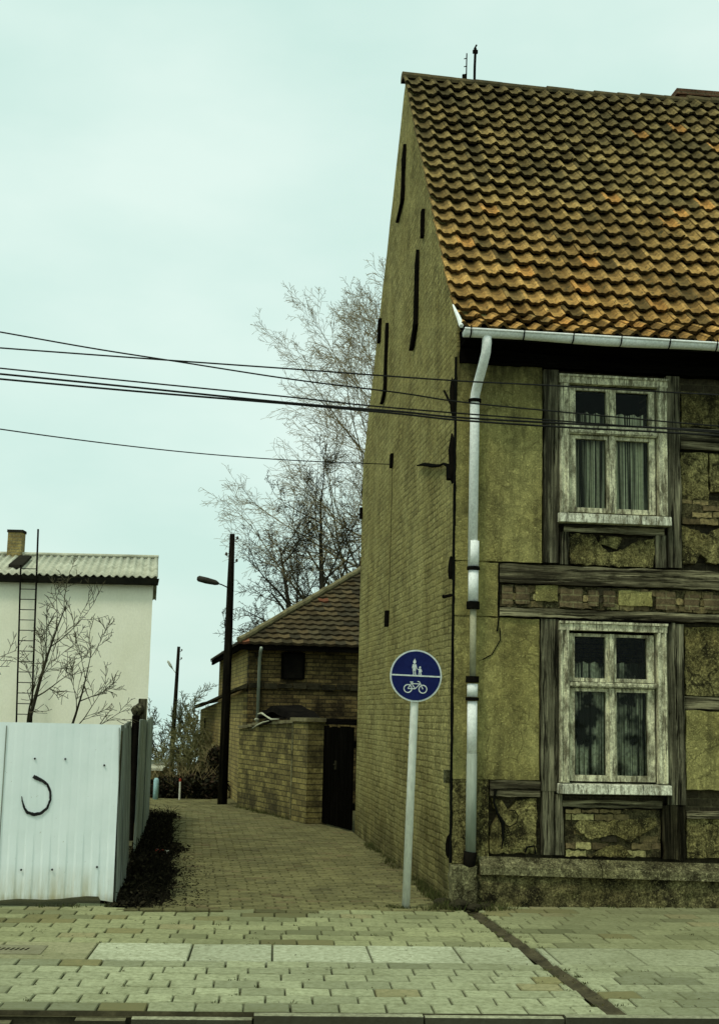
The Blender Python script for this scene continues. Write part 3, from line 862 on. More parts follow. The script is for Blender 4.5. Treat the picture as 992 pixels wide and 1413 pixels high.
m.tube([(-.05,-.44,5.33),(-.052,-.40,5.385),(-.054,-.30,5.47),(-.055,-.18,5.56),(-.055,-.05,5.66)], [.022,.024,.020,.016,.008], 6)
m.build('verge_flashing', M['zinc'], gt)
px, py = .158, -.10
dp = MB()
dp.tube([(.205,-.40,5.25),(.205,-.40,5.19),(.200,-.385,5.10),(.185,-.30,4.98),(.168,-.17,4.84),(.16,-.11,4.76),(px,py,4.70),(px,py,4.45),(px-.008,py,3.10)], .045, 14)
dpo = dp.build('downpipe', M['zinc'], house, smooth=True)
for (za, zb, r) in ((3.34,3.10,.051),(3.06,2.77,.048),(2.00,1.88,.050),(1.84,1.36,.046)):
    m = MB(); m.tube([(px+.002,py,za),(px+.001,py,zb)], r, 14); m.build('pipe_section', M['zinc'], dpo, smooth=True)
m = MB(); m.tube([(px+.002,py,1.36),(px-.002,py,.47)], .048, 14); m.build('lower_pipe', M['zinc_old'], dpo, smooth=True)
m = MB(); m.tube([(px+.002,py,2.74),(px+.004,py,2.02)], .030, 12); m.build('narrow_pipe', M['pipe_dull'], dpo, smooth=True)
for (z, h) in ((4.70,.03),(3.08,.03),(2.73,.07),(2.04,.06),(1.86,.03)):
    m = MB(); m.tube([(px,py,z-h/2),(px,py,z+h/2)], .062, 14); m.box(px-.012,px+.012,py+.03,0,z-.01,z+.01); m.build('clamp', M['iron'], dpo)
m = MB(); m.tube([(px-.002,py,.48),(px-.01,py,.40),(px-.03,py-.05,.33)], [.06,.058,.05], 12); m.build('pipe_shoe', M['iron'], dpo, smooth=True)

# iron wall anchors and cables on the gable
def anchor(pts, w=.05):
    m = MB()
    for i in range(len(pts)-1):
        (y0,z0,a0),(y1,z1,a1) = pts[i],pts[i+1]
        m.hexa([(-.04,y0-a0,z0),(-.04,y0+a0,z0),(.01,y0+a0,z0),(.01,y0-a0,z0),(-.04,y1-a1,z1),(-.04,y1+a1,z1),(.01,y1+a1,z1),(.01,y1-a1,z1)])
    m.build('wall_anchor', M['iron'], house)
anchor([(3.98,8.06,.035),(3.60,8.20,.075),(3.55,8.36,.06)]); anchor([(3.56,8.36,.045),(3.54,8.60,.045)]); anchor([(3.54,8.60,.07),(3.53,8.75,.075),(3.46,8.90,.01)])
anchor([(2.01,7.12,.05),(2.0,7.44,.05)])
anchor([(2.66,5.98,.09),(2.42,6.18,.09),(2.40,6.26,.06)]); anchor([(2.40,6.26,.055),(2.36,6.92,.06),(2.32,7.08,.01)])
anchor([(5.10,5.90,.08),(4.86,6.0,.075),(4.82,6.1,.055)]); anchor([(4.82,6.1,.055),(4.76,6.82,.055),(4.74,6.92,.02)])
anchor([(5.53,6.88,.07),(5.49,7.20,.07)])
anchor([(4.10,4.82,.06),(4.08,4.99,.06)]); anchor([(4.27,2.80,.07),(4.26,3.0,.07)]); anchor([(7.14,4.60,.04),(7.14,4.77,.04)])
m = MB(); pts = []
for i in range(60):
    z = 5.15-4.78*i/59; pts.append((-.012+.006*nz(z,0,2,3), -.012, z))
m.tube(pts, [.013+.006*abs(nz(p[2],2,3,6)) for p in pts], 6)
m.build('corner_cable', M['cable'], house)
for (z0,z1,w) in ((4.55,4.98,.035),(3.92,4.42,.035),(2.98,3.20,.03),(.40,.62,.022)):
    m = MB(); lump(m, (-.03,.03,(z0+z1)/2), w, z0, 8, 7, (1,1.3,(z1-z0)/2/w)); m.build('corner_damage', M['iron'], house)
m = MB(); m.tube([(-.03,.02,2.83),(-.06,.22,2.83),(-.05,.30,2.845)], .016, 6); m.build('cable_hook', M['iron'], house)
m = MB(); m.tube([(-.03,.05,4.66),(-.07,.28,4.88)], .012, 5); m.build('cable_hook', M['iron'], house)
m = MB(); m.box(-.05,.005,.10,.19,1.08,1.20); m.build('junction_box', M['sill_stone'], house, bevel=.006)
m = MB(); pts = [(-.022,.22,3.98),(-.022,.26,4.12),(-.026,.5,4.19),(-.026,.72,4.21),(-.028,1.1,4.28),(-.03,1.6,4.39),(-.026,2.1,4.47)]
m.tube(pts, [.03,.025,.012,.014,.022,.02,.007], 6); m.build('wall_cable', M['cable'], house)
m = MB(); m.tube([(-.006,4.1,4.82),(-.006,4.13,4.0),(-.006,4.2,3.02)], .003, 5); m.build('thin_wire', M['cable'], house)
# crack in the lower left plaster with a torn strip, arc of a loose cable
m = MB()
m.tube([(.40,-.034,1.04),(.385,-.034,.92),(.42,-.034,.82),(.47,-.034,.74),(.475,-.034,.60),(.46,-.034,.50)], [.014,.010,.012,.020,.010,.005], 6)
m.tube([(.47,-.034,.74),(.53,-.034,.70),(.60,-.034,.735),(.615,-.034,.80),(.58,-.034,.85),(.53,-.034,.845)], .005, 5)
m.tube([(.68,-.034,.47),(.70,-.034,.52),(.77,-.034,.53),(.78,-.034,.46)], .010, 5)
m.build('loose_cable', M['cable'], house)
m = MB(); m.tube([(.427,-.024,3.14),(.425,-.024,2.64),(.41,-.024,2.50)], .008, 5); m.tube([(.435,-.024,2.53),(.44,-.024,2.42),(.36,-.024,2.28),(.27,-.024,2.23)], .005, 5); m.build('thin_wire', M['cable'], house)

# rubble in front of the corner
for i, (s, gg, r, lb) in enumerate(((.02,-.30,.085,'largest dark stone lying at the foot of the downpipe'),(.14,-.36,.06,'flat dark stone in front of the downpipe foot'),(-.10,-.12,.07,'dark stone against the gable foot beside the corner block'),(.25,-.30,.05,'small dark stone right of the downpipe foot'))):
    m = MB(); lump(m, (0,0,r*.42), r, i*3.3+1, 10, 7, (1.2,.9,.62)); o = m.build('stone', M['rubble'], None, loc=HW(s, gg)); tag(o, lb, 'stone', 'stones at the house corner')

# ------------------------------------------------------------------ road sign
SB = Vector((.49, 12.02, 0))
sign = thing('traffic_sign', 'round blue footpath and cycle path sign on a pale leaning post', 'traffic sign', SB)
LE = math.atan2(.05, 2.05)
sign.rotation_euler = (0, LE+.003, 0)
m = MB(); m.tube([(0,0,-.03),(0,0,1.9),(0,0,2.2)], .036, 16); m.build('post', M['post'], sign, smooth=True)
def disc(y0, y1, r0, r1, n=48, hole=0):
    m = MB()
    m.plate([(r1*math.cos(2*pi*i/n), 2.055+r1*math.sin(2*pi*i/n)) for i in range(n)], y0, y1)
    return m
d = disc(-.052, -.042, 0, .236); d.build('sign_plate', M['signwhite'], sign)
m = MB(); n = 48
m.plate([(.222*math.cos(2*pi*i/n), 2.055+.222*math.sin(2*pi*i/n)) for i in range(n)], -.055, -.0525)
blue = m.build('blue_face', M['signblue'], sign)
def flat(pts, y=-.0575, t=.002): 
    mm.plate([(x, 2.055+z) for x, z in pts], y, y+t)
mm = MB(); flat([(-.221,-.006),(.221,-.006),(.221,.007),(-.221,.007)]); mm.build('divider', M['signwhite'], blue)
mm = MB()   # adult holding a child's hand
flat([(-.030,.118),(-.022,.108),(-.012,.108),(-.004,.118),(-.004,.132),(-.012,.146),(-.016,.158),(-.021,.146),(-.030,.132)])
flat([(-.040,.060),(-.034,.104),(-.002,.104),(.010,.062),(.004,.058),(-.004,.080),(-.002,.044),(-.032,.044),(-.030,.078)])
flat([(-.030,.042),(-.020,.042),(-.018,.008),(-.034,.008),(-.026,.014)]); flat([(-.014,.042),(-.004,.042),(.000,.012),(.008,.008),(-.010,.008)])
flat([(.024,.072),(.030,.066),(.038,.066),(.044,.074),(.040,.086),(.030,.088)])
flat([(.012,.060),(.022,.064),(.046,.064),(.056,.040),(.050,.038),(.046,.046),(.048,.030),(.022,.030),(.024,.050)])
flat([(.024,.028),(.032,.028),(.032,.010),(.020,.010)]); flat([(.038,.028),(.046,.028),(.052,.010),(.038,.010)])
mm.build('pedestrian_symbol', M['signwhite'], blue)
mm = MB()
def ring(cx, cz, r, w, n=24):
    b = len(mm.v)
    for i in range(n):
        c, s = math.cos(2*pi*i/n), math.sin(2*pi*i/n)
        mm.v.append((cx+r*c, -.0575, 2.055+cz+r*s)); mm.v.append((cx+(r-w)*c, -.0575, 2.055+cz+(r-w)*s))
    for i in range(n):
        j = (i+1) % n; mm.face([b+2*i, b+2*j, b+2*j+1, b+2*i+1])
def stroke(a, c, w=.008):
    dx, dz = c[0]-a[0], c[1]-a[1]; l = math.hypot(dx,dz); ox, oz = -dz/l*w/2, dx/l*w/2
    flat([(a[0]-ox,a[1]-oz),(c[0]-ox,c[1]-oz),(c[0]+ox,c[1]+oz),(a[0]+ox,a[1]+oz)], -.0575-R_.uniform(.0002,.0014))
ring(-.068,-.118,.040,.009); ring(.068,-.118,.040,.009)
for a_, c_ in (((-.068,-.118),(-.034,-.062)),((-.034,-.072),(.040,-.072)),((-.034,-.072),(-.002,-.118)),((-.002,-.118),(.040,-.072)),((-.002,-.118),(-.068,-.118)),((.068,-.118),(.034,-.052)),((.034,-.052),(.016,-.050)),((-.052,-.058),(-.022,-.058))): stroke(a_, c_)
mm.build('bicycle_symbol', M['signwhite'], blue)

# ------------------------------------------------------------------ fences
fr = thing('sheet_metal_fence', 'white painted corrugated sheet fence along the pavement', 'fence', FN)
fd = (FL-FN); flen = fd.length; fdx = fd.normalized(); fn_ = Vector((-fdx.y, fdx.x, 0))   # fn_ points to the camera side?
if fn_.y > 0: fn_ = -fn_
m = MB(); nseg = int(flen/.0175)
def zbot(q): return .045 + .03*math.sin(q*2.6+.6) + .012*math.sin(q*9) - (.03 if q < .12 else 0)
def ztop(q): return 1.556 + .004*math.sin(q*2.1)
NR = 8
def rib(q):
    t = (q % .14)/.14
    return .007 if t < .42 else (-.007 if .5 < t < .92 else 0)
def fpt(q, t):
    z = zbot(q)+(ztop(q)-zbot(q))*t
    p = fdx*q + fn_*(rib(q)*(.6 if t < .3 else .12) + .006*noise.noise(Vector((q*1.2,t*2,5)))) + fn_*(-.035*z)
    p.x += -.018*0; return (p.x, p.y, z)
for i in range(nseg+1):
    q = flen*i/nseg
    for j in range(NR+1): m.v.append(fpt(q, j/NR))
for i in range(nseg):
    for j in range(NR):
        a = i*(NR+1)+j; m.face([a, a+1, a+NR+2, a+NR+1])
pn = m.build('panel', M['white_sheet'], fr)
sol = pn.modifiers.new('thick', 'SOLIDIFY'); sol.thickness = .004
for (q, z) in ((.73,1.25),(.47,1.25),(.13,1.20),(.79,.31),(.53,.31),(.15,.33),(1.05,1.25),(1.05,.31)):
    p = fdx*q + fn_*(.006-.035*z); p.z = z
    m = MB(); m.tube([p, p+fn_*.010], .009, 8); m.build('bolt', M['iron'], fr)
for q in (.98, 1.96, 2.94):
    m = MB(); p = fdx*q
    for i in range(12):
        z0, z1 = .07+1.46*i/12, .07+1.46*(i+1)/12
        a0, a1 = p+fn_*(.010-.035*z0), p+fn_*(.010-.035*z1); d_ = fdx*.005
        m.poly([(a0.x,a0.y,z0),(a0.x+d_.x*2,a0.y+d_.y*2,z0),(a1.x+d_.x*2,a1.y+d_.y*2,z1),(a1.x,a1.y,z1)])
    m.build('sheet_seam', M['grey_sheet'], fr)
m = MB()   # paint stroke like a fish hook
hook = [(.735,1.10),(.71,1.085),(.66,1.065),(.61,1.03),(.583,.97),(.578,.90),(.60,.83),(.65,.785),(.71,.775),(.765,.79),(.795,.83),(.815,.89),(.825,.94)]
hw = [.016,.017,.013,.011,.010,.009,.011,.013,.015,.013,.009,.006,.003]
pts = []
for i in range(len(hook)-1):
    for kx in range(4):
        t = kx/4; pts.append((hook[i][0]+(hook[i+1][0]-hook[i][0])*t, hook[i][1]+(hook[i+1][1]-hook[i][1])*t, hw[i]+(hw[i+1]-hw[i])*t))
b = len(m.v)
for i, (q, z, w) in enumerate(pts):
    q2, z2, _ = pts[min(i+1, len(pts)-1)]; q1, z1, _ = pts[max(i-1, 0)]
    tx, tz = q2-q1, z2-z1; l = math.hypot(tx, tz) or 1
    for sgn in (1,-1):
        qq, zz = q - tz/l*w*sgn*R_.uniform(.8,1.15), z + tx/l*w*sgn*R_.uniform(.8,1.15)
        p = fdx*qq + fn_*(.0105 - .035*zz); m.v.append((p.x, p.y, zz))
for i in range(len(pts)-1): m.face([b+2*i, b+2*i+1, b+2*i+3, b+2*i+2])
m.build('paint_stroke', M['mark'], fr)
m = MB()
for q in (.02, 1.9, 3.8):
    p = fdx*q - fn_*.06; m.box(p.x-.03,p.x+.03,p.y-.0,p.y+.06,-.03,1.5)
for z in (.4,1.3):
    a0 = -fn_*.05; a1 = fdx*flen - fn_*.05
    m.tube([(a0.x,a0.y+.02,z),(a1.x,a1.y+.02,z)], .02, 6)
m.build('frame', M['wood_v'], fr)
# side fence along the lane: weathered corrugated sheets
sf = thing('corrugated_fence', 'weathered grey green corrugated fence running along the lane', 'fence', FN)
sd = FF-FN; sdl = sd.normalized(); sn = Vector((sdl.y, -sdl.x, 0))       # towards the lane
def sheet(q0, q1, off, h0, mat, amp=.016, per=.13, lean=0.0):
    m = MB(); n = max(8, int((q1-q0)/.018))
    for i in range(n+1):
        q = q0+(q1-q0)*i/n
        w = amp*math.sin(2*pi*q/per)
        for (z, l) in ((.03+.02*math.sin(q*3), 0), (.8, .4), (h0+.015*math.sin(q*1.7), 1)):
            p = sdl*q + sn*(w+off - lean*l); m.v.append((p.x, p.y, z))
    for i in range(n):
        for j in range(2):
            a = i*3+j; m.face([a, a+3, a+4, a+1])
    o = m.build('sheet', M[mat], sf); s2 = o.modifiers.new('thick','SOLIDIFY'); s2.thickness = .004
sheet(.03, .95, .01, 1.53, 'grey_sheet', lean=.04); sheet(.93, 1.9, .02, 1.50, 'grey_sheet', lean=.05); sheet(1.88, 2.8, .0, 1.53, 'grey_sheet', lean=.04)
sheet(3.0, 4.2, -.10, 1.54, 'grey_sheet'); sheet(4.15, 6.2, .03, 1.56, 'pale_sheet'); sheet(6.15, 9.0, .05, 1.57, 'pale_sheet', .012)
for q in (.25, 2.9, 4.15, 6.1, 9.0):
    m = MB(); p = sdl*q - sn*.09; m.tube([(p.x,p.y,-.03),(p.x,p.y,1.48)], .032, 8); m.build('fence_post', M['iron'], sf)
gp = thing('gate_post', 'dark wooden gate post with a rounded knob at the lane end of the fence', 'post', (-3.33,20.72,0))
m = MB(); m.box(-.06,.06,-.06,.06,-.03,1.86); m.build('shaft', M['wood_v'], gp, bevel=.01)
m = MB(); lump(m, (-.06,-.10,1.68), .10, 5.1, 12, 8, (1,1,.9)); m.build('knob', M['wood_v'], gp, smooth=True)
m = MB(); m.box(-.13,-.02,-.18,-.065,-.03,1.6); m.build('side_post', M['iron'], gp, bevel=.01)

# ------------------------------------------------------------------ pale house on the left
wh = thing('pale_rendered_house', 'pale flat fronted house with a corrugated roof behind the white fence', 'house', (-4.71,30,0))
# footprint runs back along the plot line
def wp(x, y, z): return (x - .157*y, y, z)
m = MB(); m.hexa([wp(-6,0,-1.3),wp(0,0,-1.3),wp(0,6,-1.3),wp(-6,6,-1.3),wp(-6,0,4.62),wp(0,0,4.62),wp(0,6,4.62),wp(-6,6,4.62)])
m.poly([wp(0,0,4.62),wp(0,6,4.62),wp(0,3,5.36)]); m.build('wall', M['white_wall'], wh)
m = MB(); n = 360
for (ya, za, yb, zb) in ((-.22,4.70,3.0,5.50),(3.0,5.50,6.2,4.70)):
    b = len(m.v)
    for i in range(n+1):
        x = -6.2+6.3*i/n; h = .026*math.sin(2*pi*x/.177)
        m.v.append(wp(x,ya,za+h)); m.v.append(wp(x,yb,zb+h))
    for i in range(n): m.face([b+2*i,b+2*i+2,b+2*i+3,b+2*i+1])
rf = m.build('roof', M['eternit'], wh, smooth=True)
s2 = rf.modifiers.new('thick','SOLIDIFY'); s2.thickness = .012
m = MB(); m.tube([wp(-6.2,3,5.53),wp(.1,3,5.53)], .05, 8); m.build('ridge_cap', M['eternit'], rf)
m = MB(); m.hexa([wp(-6.2,-.20,4.52),wp(.11,-.20,4.52),wp(.11,.0,4.52),wp(-6.2,.0,4.52),wp(-6.2,-.26,4.655),wp(.13,-.26,4.655),wp(.13,.0,4.655),wp(-6.2,.0,4.655)])
m.build('fascia', M['fascia'], wh)
m = MB(); m.box(-4.19,-3.83,2.85,3.2,5.2,6.06); cm = m.build('chimney', M['yel_brick'], rf)
m = MB(); m.box(-4.21,-3.81,2.83,3.22,6.062,6.13); m.build('chimney_cap', M['fascia'], cm)
m = MB(); m.hexa([wp(-3.42,.55,4.92),wp(-3.10,.55,4.92),wp(-3.05,2.3,5.36),wp(-3.35,2.3,5.36),wp(-3.42,.55,4.99),wp(-3.10,.55,4.99),wp(-3.05,2.3,5.42),wp(-3.35,2.3,5.42)])
m.build('roof_hatch', M['fascia'], rf)
# ladder
ld = thing('ladder', 'tall thin dark ladder leaning against the pale house', 'ladder', (-7.36,29.3,0))
lf = lambda z: (-.13-.047*z, .20+.05*z, z)
rt = lambda z: (.19-.037*z, .20+.05*z, z)
m = MB(); m.tube([lf(-.36), lf(4.9)], .022, 6); m.build('rail', M['iron'], ld)
m = MB(); m.tube([rt(-.36), rt(5.74)], .024, 6); m.build('rail', M['iron'], ld)
for i in range(20):
    z = .35+i*.235; m = MB(); m.tube([lf(z), rt(z)], .010, 5); m.build('rung', M['iron'], ld)

# ------------------------------------------------------------------ trees
def grow(mt, mw, p, d, L, r, lev, P, rnd):
    n = P['seg'][min(lev, len(P['seg'])-1)]
    pts = [p.copy()]; rr = [r]; dirs = [d.copy()]
    for i in range(n):
        t = (i+1)/n
        wv = P['wob'][min(lev, len(P['wob'])-1)]
        d = d + Vector((rnd.uniform(-1,1), rnd.uniform(-1,1), rnd.uniform(-1,1)))*wv
        d.z += P['up'][min(lev, len(P['up'])-1)]
        d.normalize()
        p = p + d*(L/n); pts.append(p.copy()); rr.append(max(P['rmin'], r*(1-t*.90))); dirs.append(d.copy())
    (mt if lev <= P['split'] else mw).tube(pts, rr, 6 if lev == 0 else (4 if lev <= P['split'] else 3), False)
    if lev >= P['max']: return
    k = P['kids'][lev]
    for c in range(k):
        t = P['from'][lev] + (1-P['from'][lev])*(c+rnd.random())/k
        i = min(n-1, int(t*n)); q = pts[i].lerp(pts[i+1], t*n-i)
        ax = dirs[i+1].orthogonal().normalized()
        ax = Matrix.Rotation(rnd.uniform(0,2*pi), 3, dirs[i+1]) @ ax
        ang = rad(rnd.uniform(*P['ang'][lev]))
        nd = (Matrix.Rotation(ang, 3, ax) @ dirs[i+1]).normalized()
        if 'bias' in P: nd = (nd + P['bias']*(.5 if lev == 0 else .2)).normalized()
        ln_ = L*rnd.uniform(*P['len'][lev])*max(.25, 1-.45*t*P.get('taper',1))
        grow(mt, mw, q, nd, ln_, max(P['rmin'], max(rr[i],r*.3)*rnd.uniform(.42,.62)), lev+1, P, rnd)
def tree(name, label, cat, loc, P, seed, H, r, mt='bark', mw='twig', d=(0,0,1), group=None, stems=1):
    o = thing(name, label, cat, loc, 0, group); rnd = random.Random(seed)
    a, b = MB(), MB()
    for s in range(stems):
        dd = Vector(d) if s == 0 else Vector((rnd.uniform(-.6,.6), rnd.uniform(-.4,.4), 1))
        grow(a, b, Vector((rnd.uniform(-.1,.1)*(s > 0),0,-.05)), dd.normalized(), H*(1 if s == 0 else rnd.uniform(.7,.95)), r, 0, P, rnd)
    a.build('trunk', M[mt], o); b.build('crown', M[mw], o); return o
big = dict(seg=[14,9,7,5,4], wob=[.05,.10,.16,.2,.25], up=[.03,.05,.03,-.02,-.05], kids=[17,11,8,6], **{'from':[.22,.18,.15,.1]},
           ang=[(30,62),(25,55),(25,60),(25,70)], len=[(.34,.52),(.40,.62),(.40,.65),(.4,.7)], max=4, split=1, rmin=.0045)
tree('bare_birch_tree', 'tall bare birch rising behind the gable, its pale twigs spreading left over the wires', 'tree', (.62,36.5,0),
     dict(big, bias=Vector((-.80,-.1,.34)), kids=[22,11,8,5], taper=1.05, wob=[.02,.10,.16,.2,.25], **{'from':[.20,.16,.12,.1]}, len=[(.46,.62),(.40,.60),(.40,.65),(.4,.7)]), 21, 11.6, .17, 'birch', 'twig', (.03,0,1), 'bare trees behind the barn')
mid_ = dict(seg=[10,8,6,5,4], wob=[.05,.16,.2,.25,.3], up=[.02,.04,.03,0,0], kids=[10,7,6,4], **{'from':[.34,.15,.1,.1]},
           ang=[(30,70),(30,65),(30,65),(30,70)], len=[(.34,.52),(.42,.66),(.42,.66),(.4,.7)], max=4, split=1, rmin=.006)
tree('bare_tree', 'dark limbed bare tree forking just above the barn roof beside the gable', 'tree', (-.78,34.8,0), mid_, 6, 7.6, .19, 'bark', 'twig_dark', (-.02,0,1), 'bare trees behind the barn', 2)
small_ = dict(mid_, wob=[.03,.14,.2,.25,.3], kids=[11,8,6,4], **{'from':[.45,.15,.1,.1]}, ang=[(50,90),(30,65),(30,65),(30,70)], len=[(.34,.55),(.42,.66),(.42,.66),(.4,.7)])
tree('bare_tree', 'smaller bare tree with flat spreading branches over the barn roof, right of the pole', 'tree', (-1.58,35.2,0), small_, 10, 6.1, .10, 'bark', 'twig_dark', (.02,0,1), 'bare trees behind the barn')
tree('bare_birch_tree', 'second bare birch whose top shows close to the gable above the wires', 'tree', (1.15,40,0), dict(big, bias=Vector((-.25,0,.35)), kids=[14,10,7,4], wob=[.02,.10,.16,.2,.25], taper=1.3), 33, 14.2, .17, 'birch', 'twig', (.02,0,1), 'bare trees behind the barn')
shr = dict(seg=[8,6,5,4], wob=[.07,.14,.18,.22], up=[.02,.05,.03,.0], kids=[8,7,5], **{'from':[.42,.2,.15]},
           ang=[(30,65),(25,55),(25,60)], len=[(.32,.52),(.4,.6),(.4,.65)], max=3, split=0, rmin=.0045)
tree('bare_shrub', 'bare young tree with an upright stem in front of the ladder, behind the white fence', 'shrub', (-5.12,20,0), shr, 3, 3.45, .06, 'bark', 'shrub', (.10,0,1), 'bare shrubs behind the white fence')
tree('bare_shrub', 'bare shrub leaning right in front of the pale house wall, behind the white fence', 'shrub', (-4.82,20.4,0), dict(shr, kids=[7,7,5]), 14, 2.75, .045, 'bark', 'shrub', (.36,0,1), 'bare shrubs behind the white fence')
tree('bare_shrub', 'leftmost bare shrub cut by the picture edge, behind the white fence', 'shrub', (-5.45,19.6,0), dict(shr, kids=[6,6,4]), 15, 2.7, .045, 'bark', 'shrub', (-.16,0,1), 'bare shrubs behind the white fence')

# ------------------------------------------------------------------ barn with its wing
BR = rad(9.5)
barn = thing('brick_barn', 'old dark brick barn with a mossy hipped tile roof behind the lane wall', 'barn', (-1.98,24.3,0), BR)
BW, BD, EZ = 8.0, 8.6, 3.06
m = MB(); m.box(0,BW,0,.3,-.03,EZ); m.build('front_wall', M['barn'], barn)
m = MB(); m.box(-.004,.28,.302,BD,-1.0,EZ); m.build('side_wall', M['barn_side'], barn)
m = MB(); m.box(.28,BW,BD-.3,BD-.004,-.03,EZ); m.box(BW-.3,BW-.004,.3,BD-.3,-.03,EZ); m.build('rear_wall', M['barn'], barn)
PT = .63; OV = .22
tl = MB()
def barn_slope(axis):
    rows = 26; stp = 4.3/rows
    for r in range(rows):
        t0 = -OV + r*(4.0+OV)/rows; t1 = t0 + (4.0+OV)/rows*1.15
        z0 = EZ + (t0)*PT + .05; z1 = EZ + min(t1,4.0)*PT + .01; t1 = min(t1,4.0)
        ln2 = (BW if axis == 'x' else BD)
        u = t0; u_end = ln2 - t0
        while u < u_end:
            w = .2; ua, ub = u, min(u+w, u_end)
            f = R_.uniform(.55,1.25); base = R_.choice([(.10,.075,.036),(.08,.064,.032),(.11,.08,.036),(.06,.05,.028)])
            if R_.random() < .012: base = (.26,.10,.05)
            col = tuple(c*f for c in base)
            n = 4; b = len(tl.v)
            for (t, z, du) in ((t0,z0,0),(t1,z1,t1-t0)):
                for i in range(n+1):
                    uu = ua+(ub-ua)*i/n
                    if t == t1: uu = min(max(uu, t1), ln2-t1)
                    zz = z + .011*math.cos(2*pi*i/n)
                    tl.v.append((uu, t, zz) if axis == 'x' else (t, uu, zz))
            for i in range(n):
                q = [b+i,b+i+1,b+n+2+i,b+n+1+i]
                tl.face(q if axis == 'x' else q[::-1], col)
            b2 = len(tl.v)
            for i in range(n+1):
                x, y, z = tl.v[b+i]; tl.v.append((x, y, z-.045))
            for i in range(n):
                q = [b2+i,b2+i+1,b+i+1,b+i]; tl.face(q if axis == 'x' else q[::-1], tuple(c*.25 for c in col))
            u += w
barn_slope('x'); barn_slope('y')
br = tl.build('roof', M['barn_tile'], barn)
m = MB()      # underside and hidden rear slopes
H4 = EZ + 4*PT - .03
e = OV
m.poly([(-e,-e,EZ-e*PT-.01),(-e,BD+e,EZ-e*PT-.01),(BW+e,BD+e,EZ-e*PT-.01),(BW+e,-e,EZ-e*PT-.01)])
c4 = [(4.0,4.0,H4),(4.0,4.6,H4)]
m.poly([(BW+e,-e,EZ-e*PT),(BW+e,BD+e,EZ-e*PT),c4[1],c4[0]]); m.poly([(BW+e,BD+e,EZ-e*PT),(-e,BD+e,EZ-e*PT),c4[1]])
m.poly([(-e,-e,EZ-e*PT),(BW+e,-e,EZ-e*PT),c4[0]]); m.poly([(-e,BD+e,EZ-e*PT),(-e,-e,EZ-e*PT),c4[0],c4[1]])
m.build('roof_deck', M['roofdark'], br)
m = MB(); pts = [(-OV+ (4+OV)*i/30, -OV+(4+OV)*i/30, EZ+(-OV+(4+OV)*i/30)*PT+.07+.012*R_.uniform(-1,1)) for i in range(31)]
m.tube(pts, .055, 8); m.build('hip_tiles', M['hipcap'], br)
m = MB(); m.box(-OV,BW,-OV+.02,-OV+.06,EZ-OV*PT-.10,EZ-OV*PT+.03); m.box(-OV+.02,-OV+.06,-OV+.06,BD,EZ-OV*PT-.10,EZ-OV*PT+.03); m.build('eaves_board', M['wood_dark'], barn)
m = MB(); m.box(.62,1.02,-.012,.0,2.33,2.78); bwn = m.build('window', M['tar'], barn)
m = MB(); m.box(.60,.64,-.03,-.013,2.31,2.80); m.box(1.0,1.04,-.03,-.013,2.31,2.80); m.box(.64,1.0,-.03,-.013,2.78,2.81); m.box(.64,1.0,-.03,-.013,2.30,2.33); m.build('frame', M['black_wood'], bwn)
m = MB()
for i in range(30): m.box(.02+i*.27,.02+i*.27+.25,-.045-.012*(i%2),-.001,2.13+R_.uniform(-.01,.01),2.23+R_.uniform(-.01,.01))
m.build('string_course', M['rubble'], barn)
m = MB(); m.tube([(.19,-.30,2.86),(.19,-.22,2.80),(.19,-.07,2.68),(.185,-.07,1.5)], .028, 8); m.build('downpipe', M['zinc_old'], barn, smooth=True)
# lower wing along the lane
wing = thing('lean_to_shed', 'low ochre brick wing with a dark tiled edge running back along the lane', 'shed', (-2.02,24.42,0), rad(10.4))
m = MB(); m.hexa([(-.05,0,-1.2),(.03,0,-1.2),(.03,11.9,-1.2),(-.05,11.9,-1.2),(-.05,0,2.06),(.03,0,2.06),(.03,11.9,1.72),(-.05,11.9,1.72)])
m.hexa([(.03,8.9,-1.2),(2.5,8.9,-1.2),(2.5,11.9,-1.2),(.03,11.9,-1.2),(.03,8.9,1.80),(2.5,8.9,1.80),(2.5,11.9,1.72),(.03,11.9,1.72)])
m.build('wall', M['barn_side'], wing)
m = MB(); m.hexa([(-.22,-.15,2.07),(.0,-.15,2.13),(.0,12.1,1.80),(-.22,12.1,1.73),(-.22,-.15,2.12),(.0,-.15,2.22),(.0,12.1,1.88),(-.22,12.1,1.78)])
m.hexa([(-.22,8.75,1.83),(2.5,8.75,2.4),(2.5,12.1,2.4),(-.22,12.1,1.79),(-.22,8.75,1.90),(2.5,8.75,2.47),(2.5,12.1,2.47),(-.22,12.1,1.83)])
m.build('roof', M['rubble'], wing)
m = MB(); m.tube([(-.26,11.6,1.72),(-.26,12.1,1.70)], .04, 8); m.tube([(-.24,11.9,1.70),(-.22,11.95,1.60),(-.10,11.95,1.50)], .03, 8); m.build('gutter_end', M['zinc'], wing, smooth=True)
m = MB(); m.box(-.065,-.051,9.7,10.1,1.05,1.5); m.build('window', M['tar'], wing)

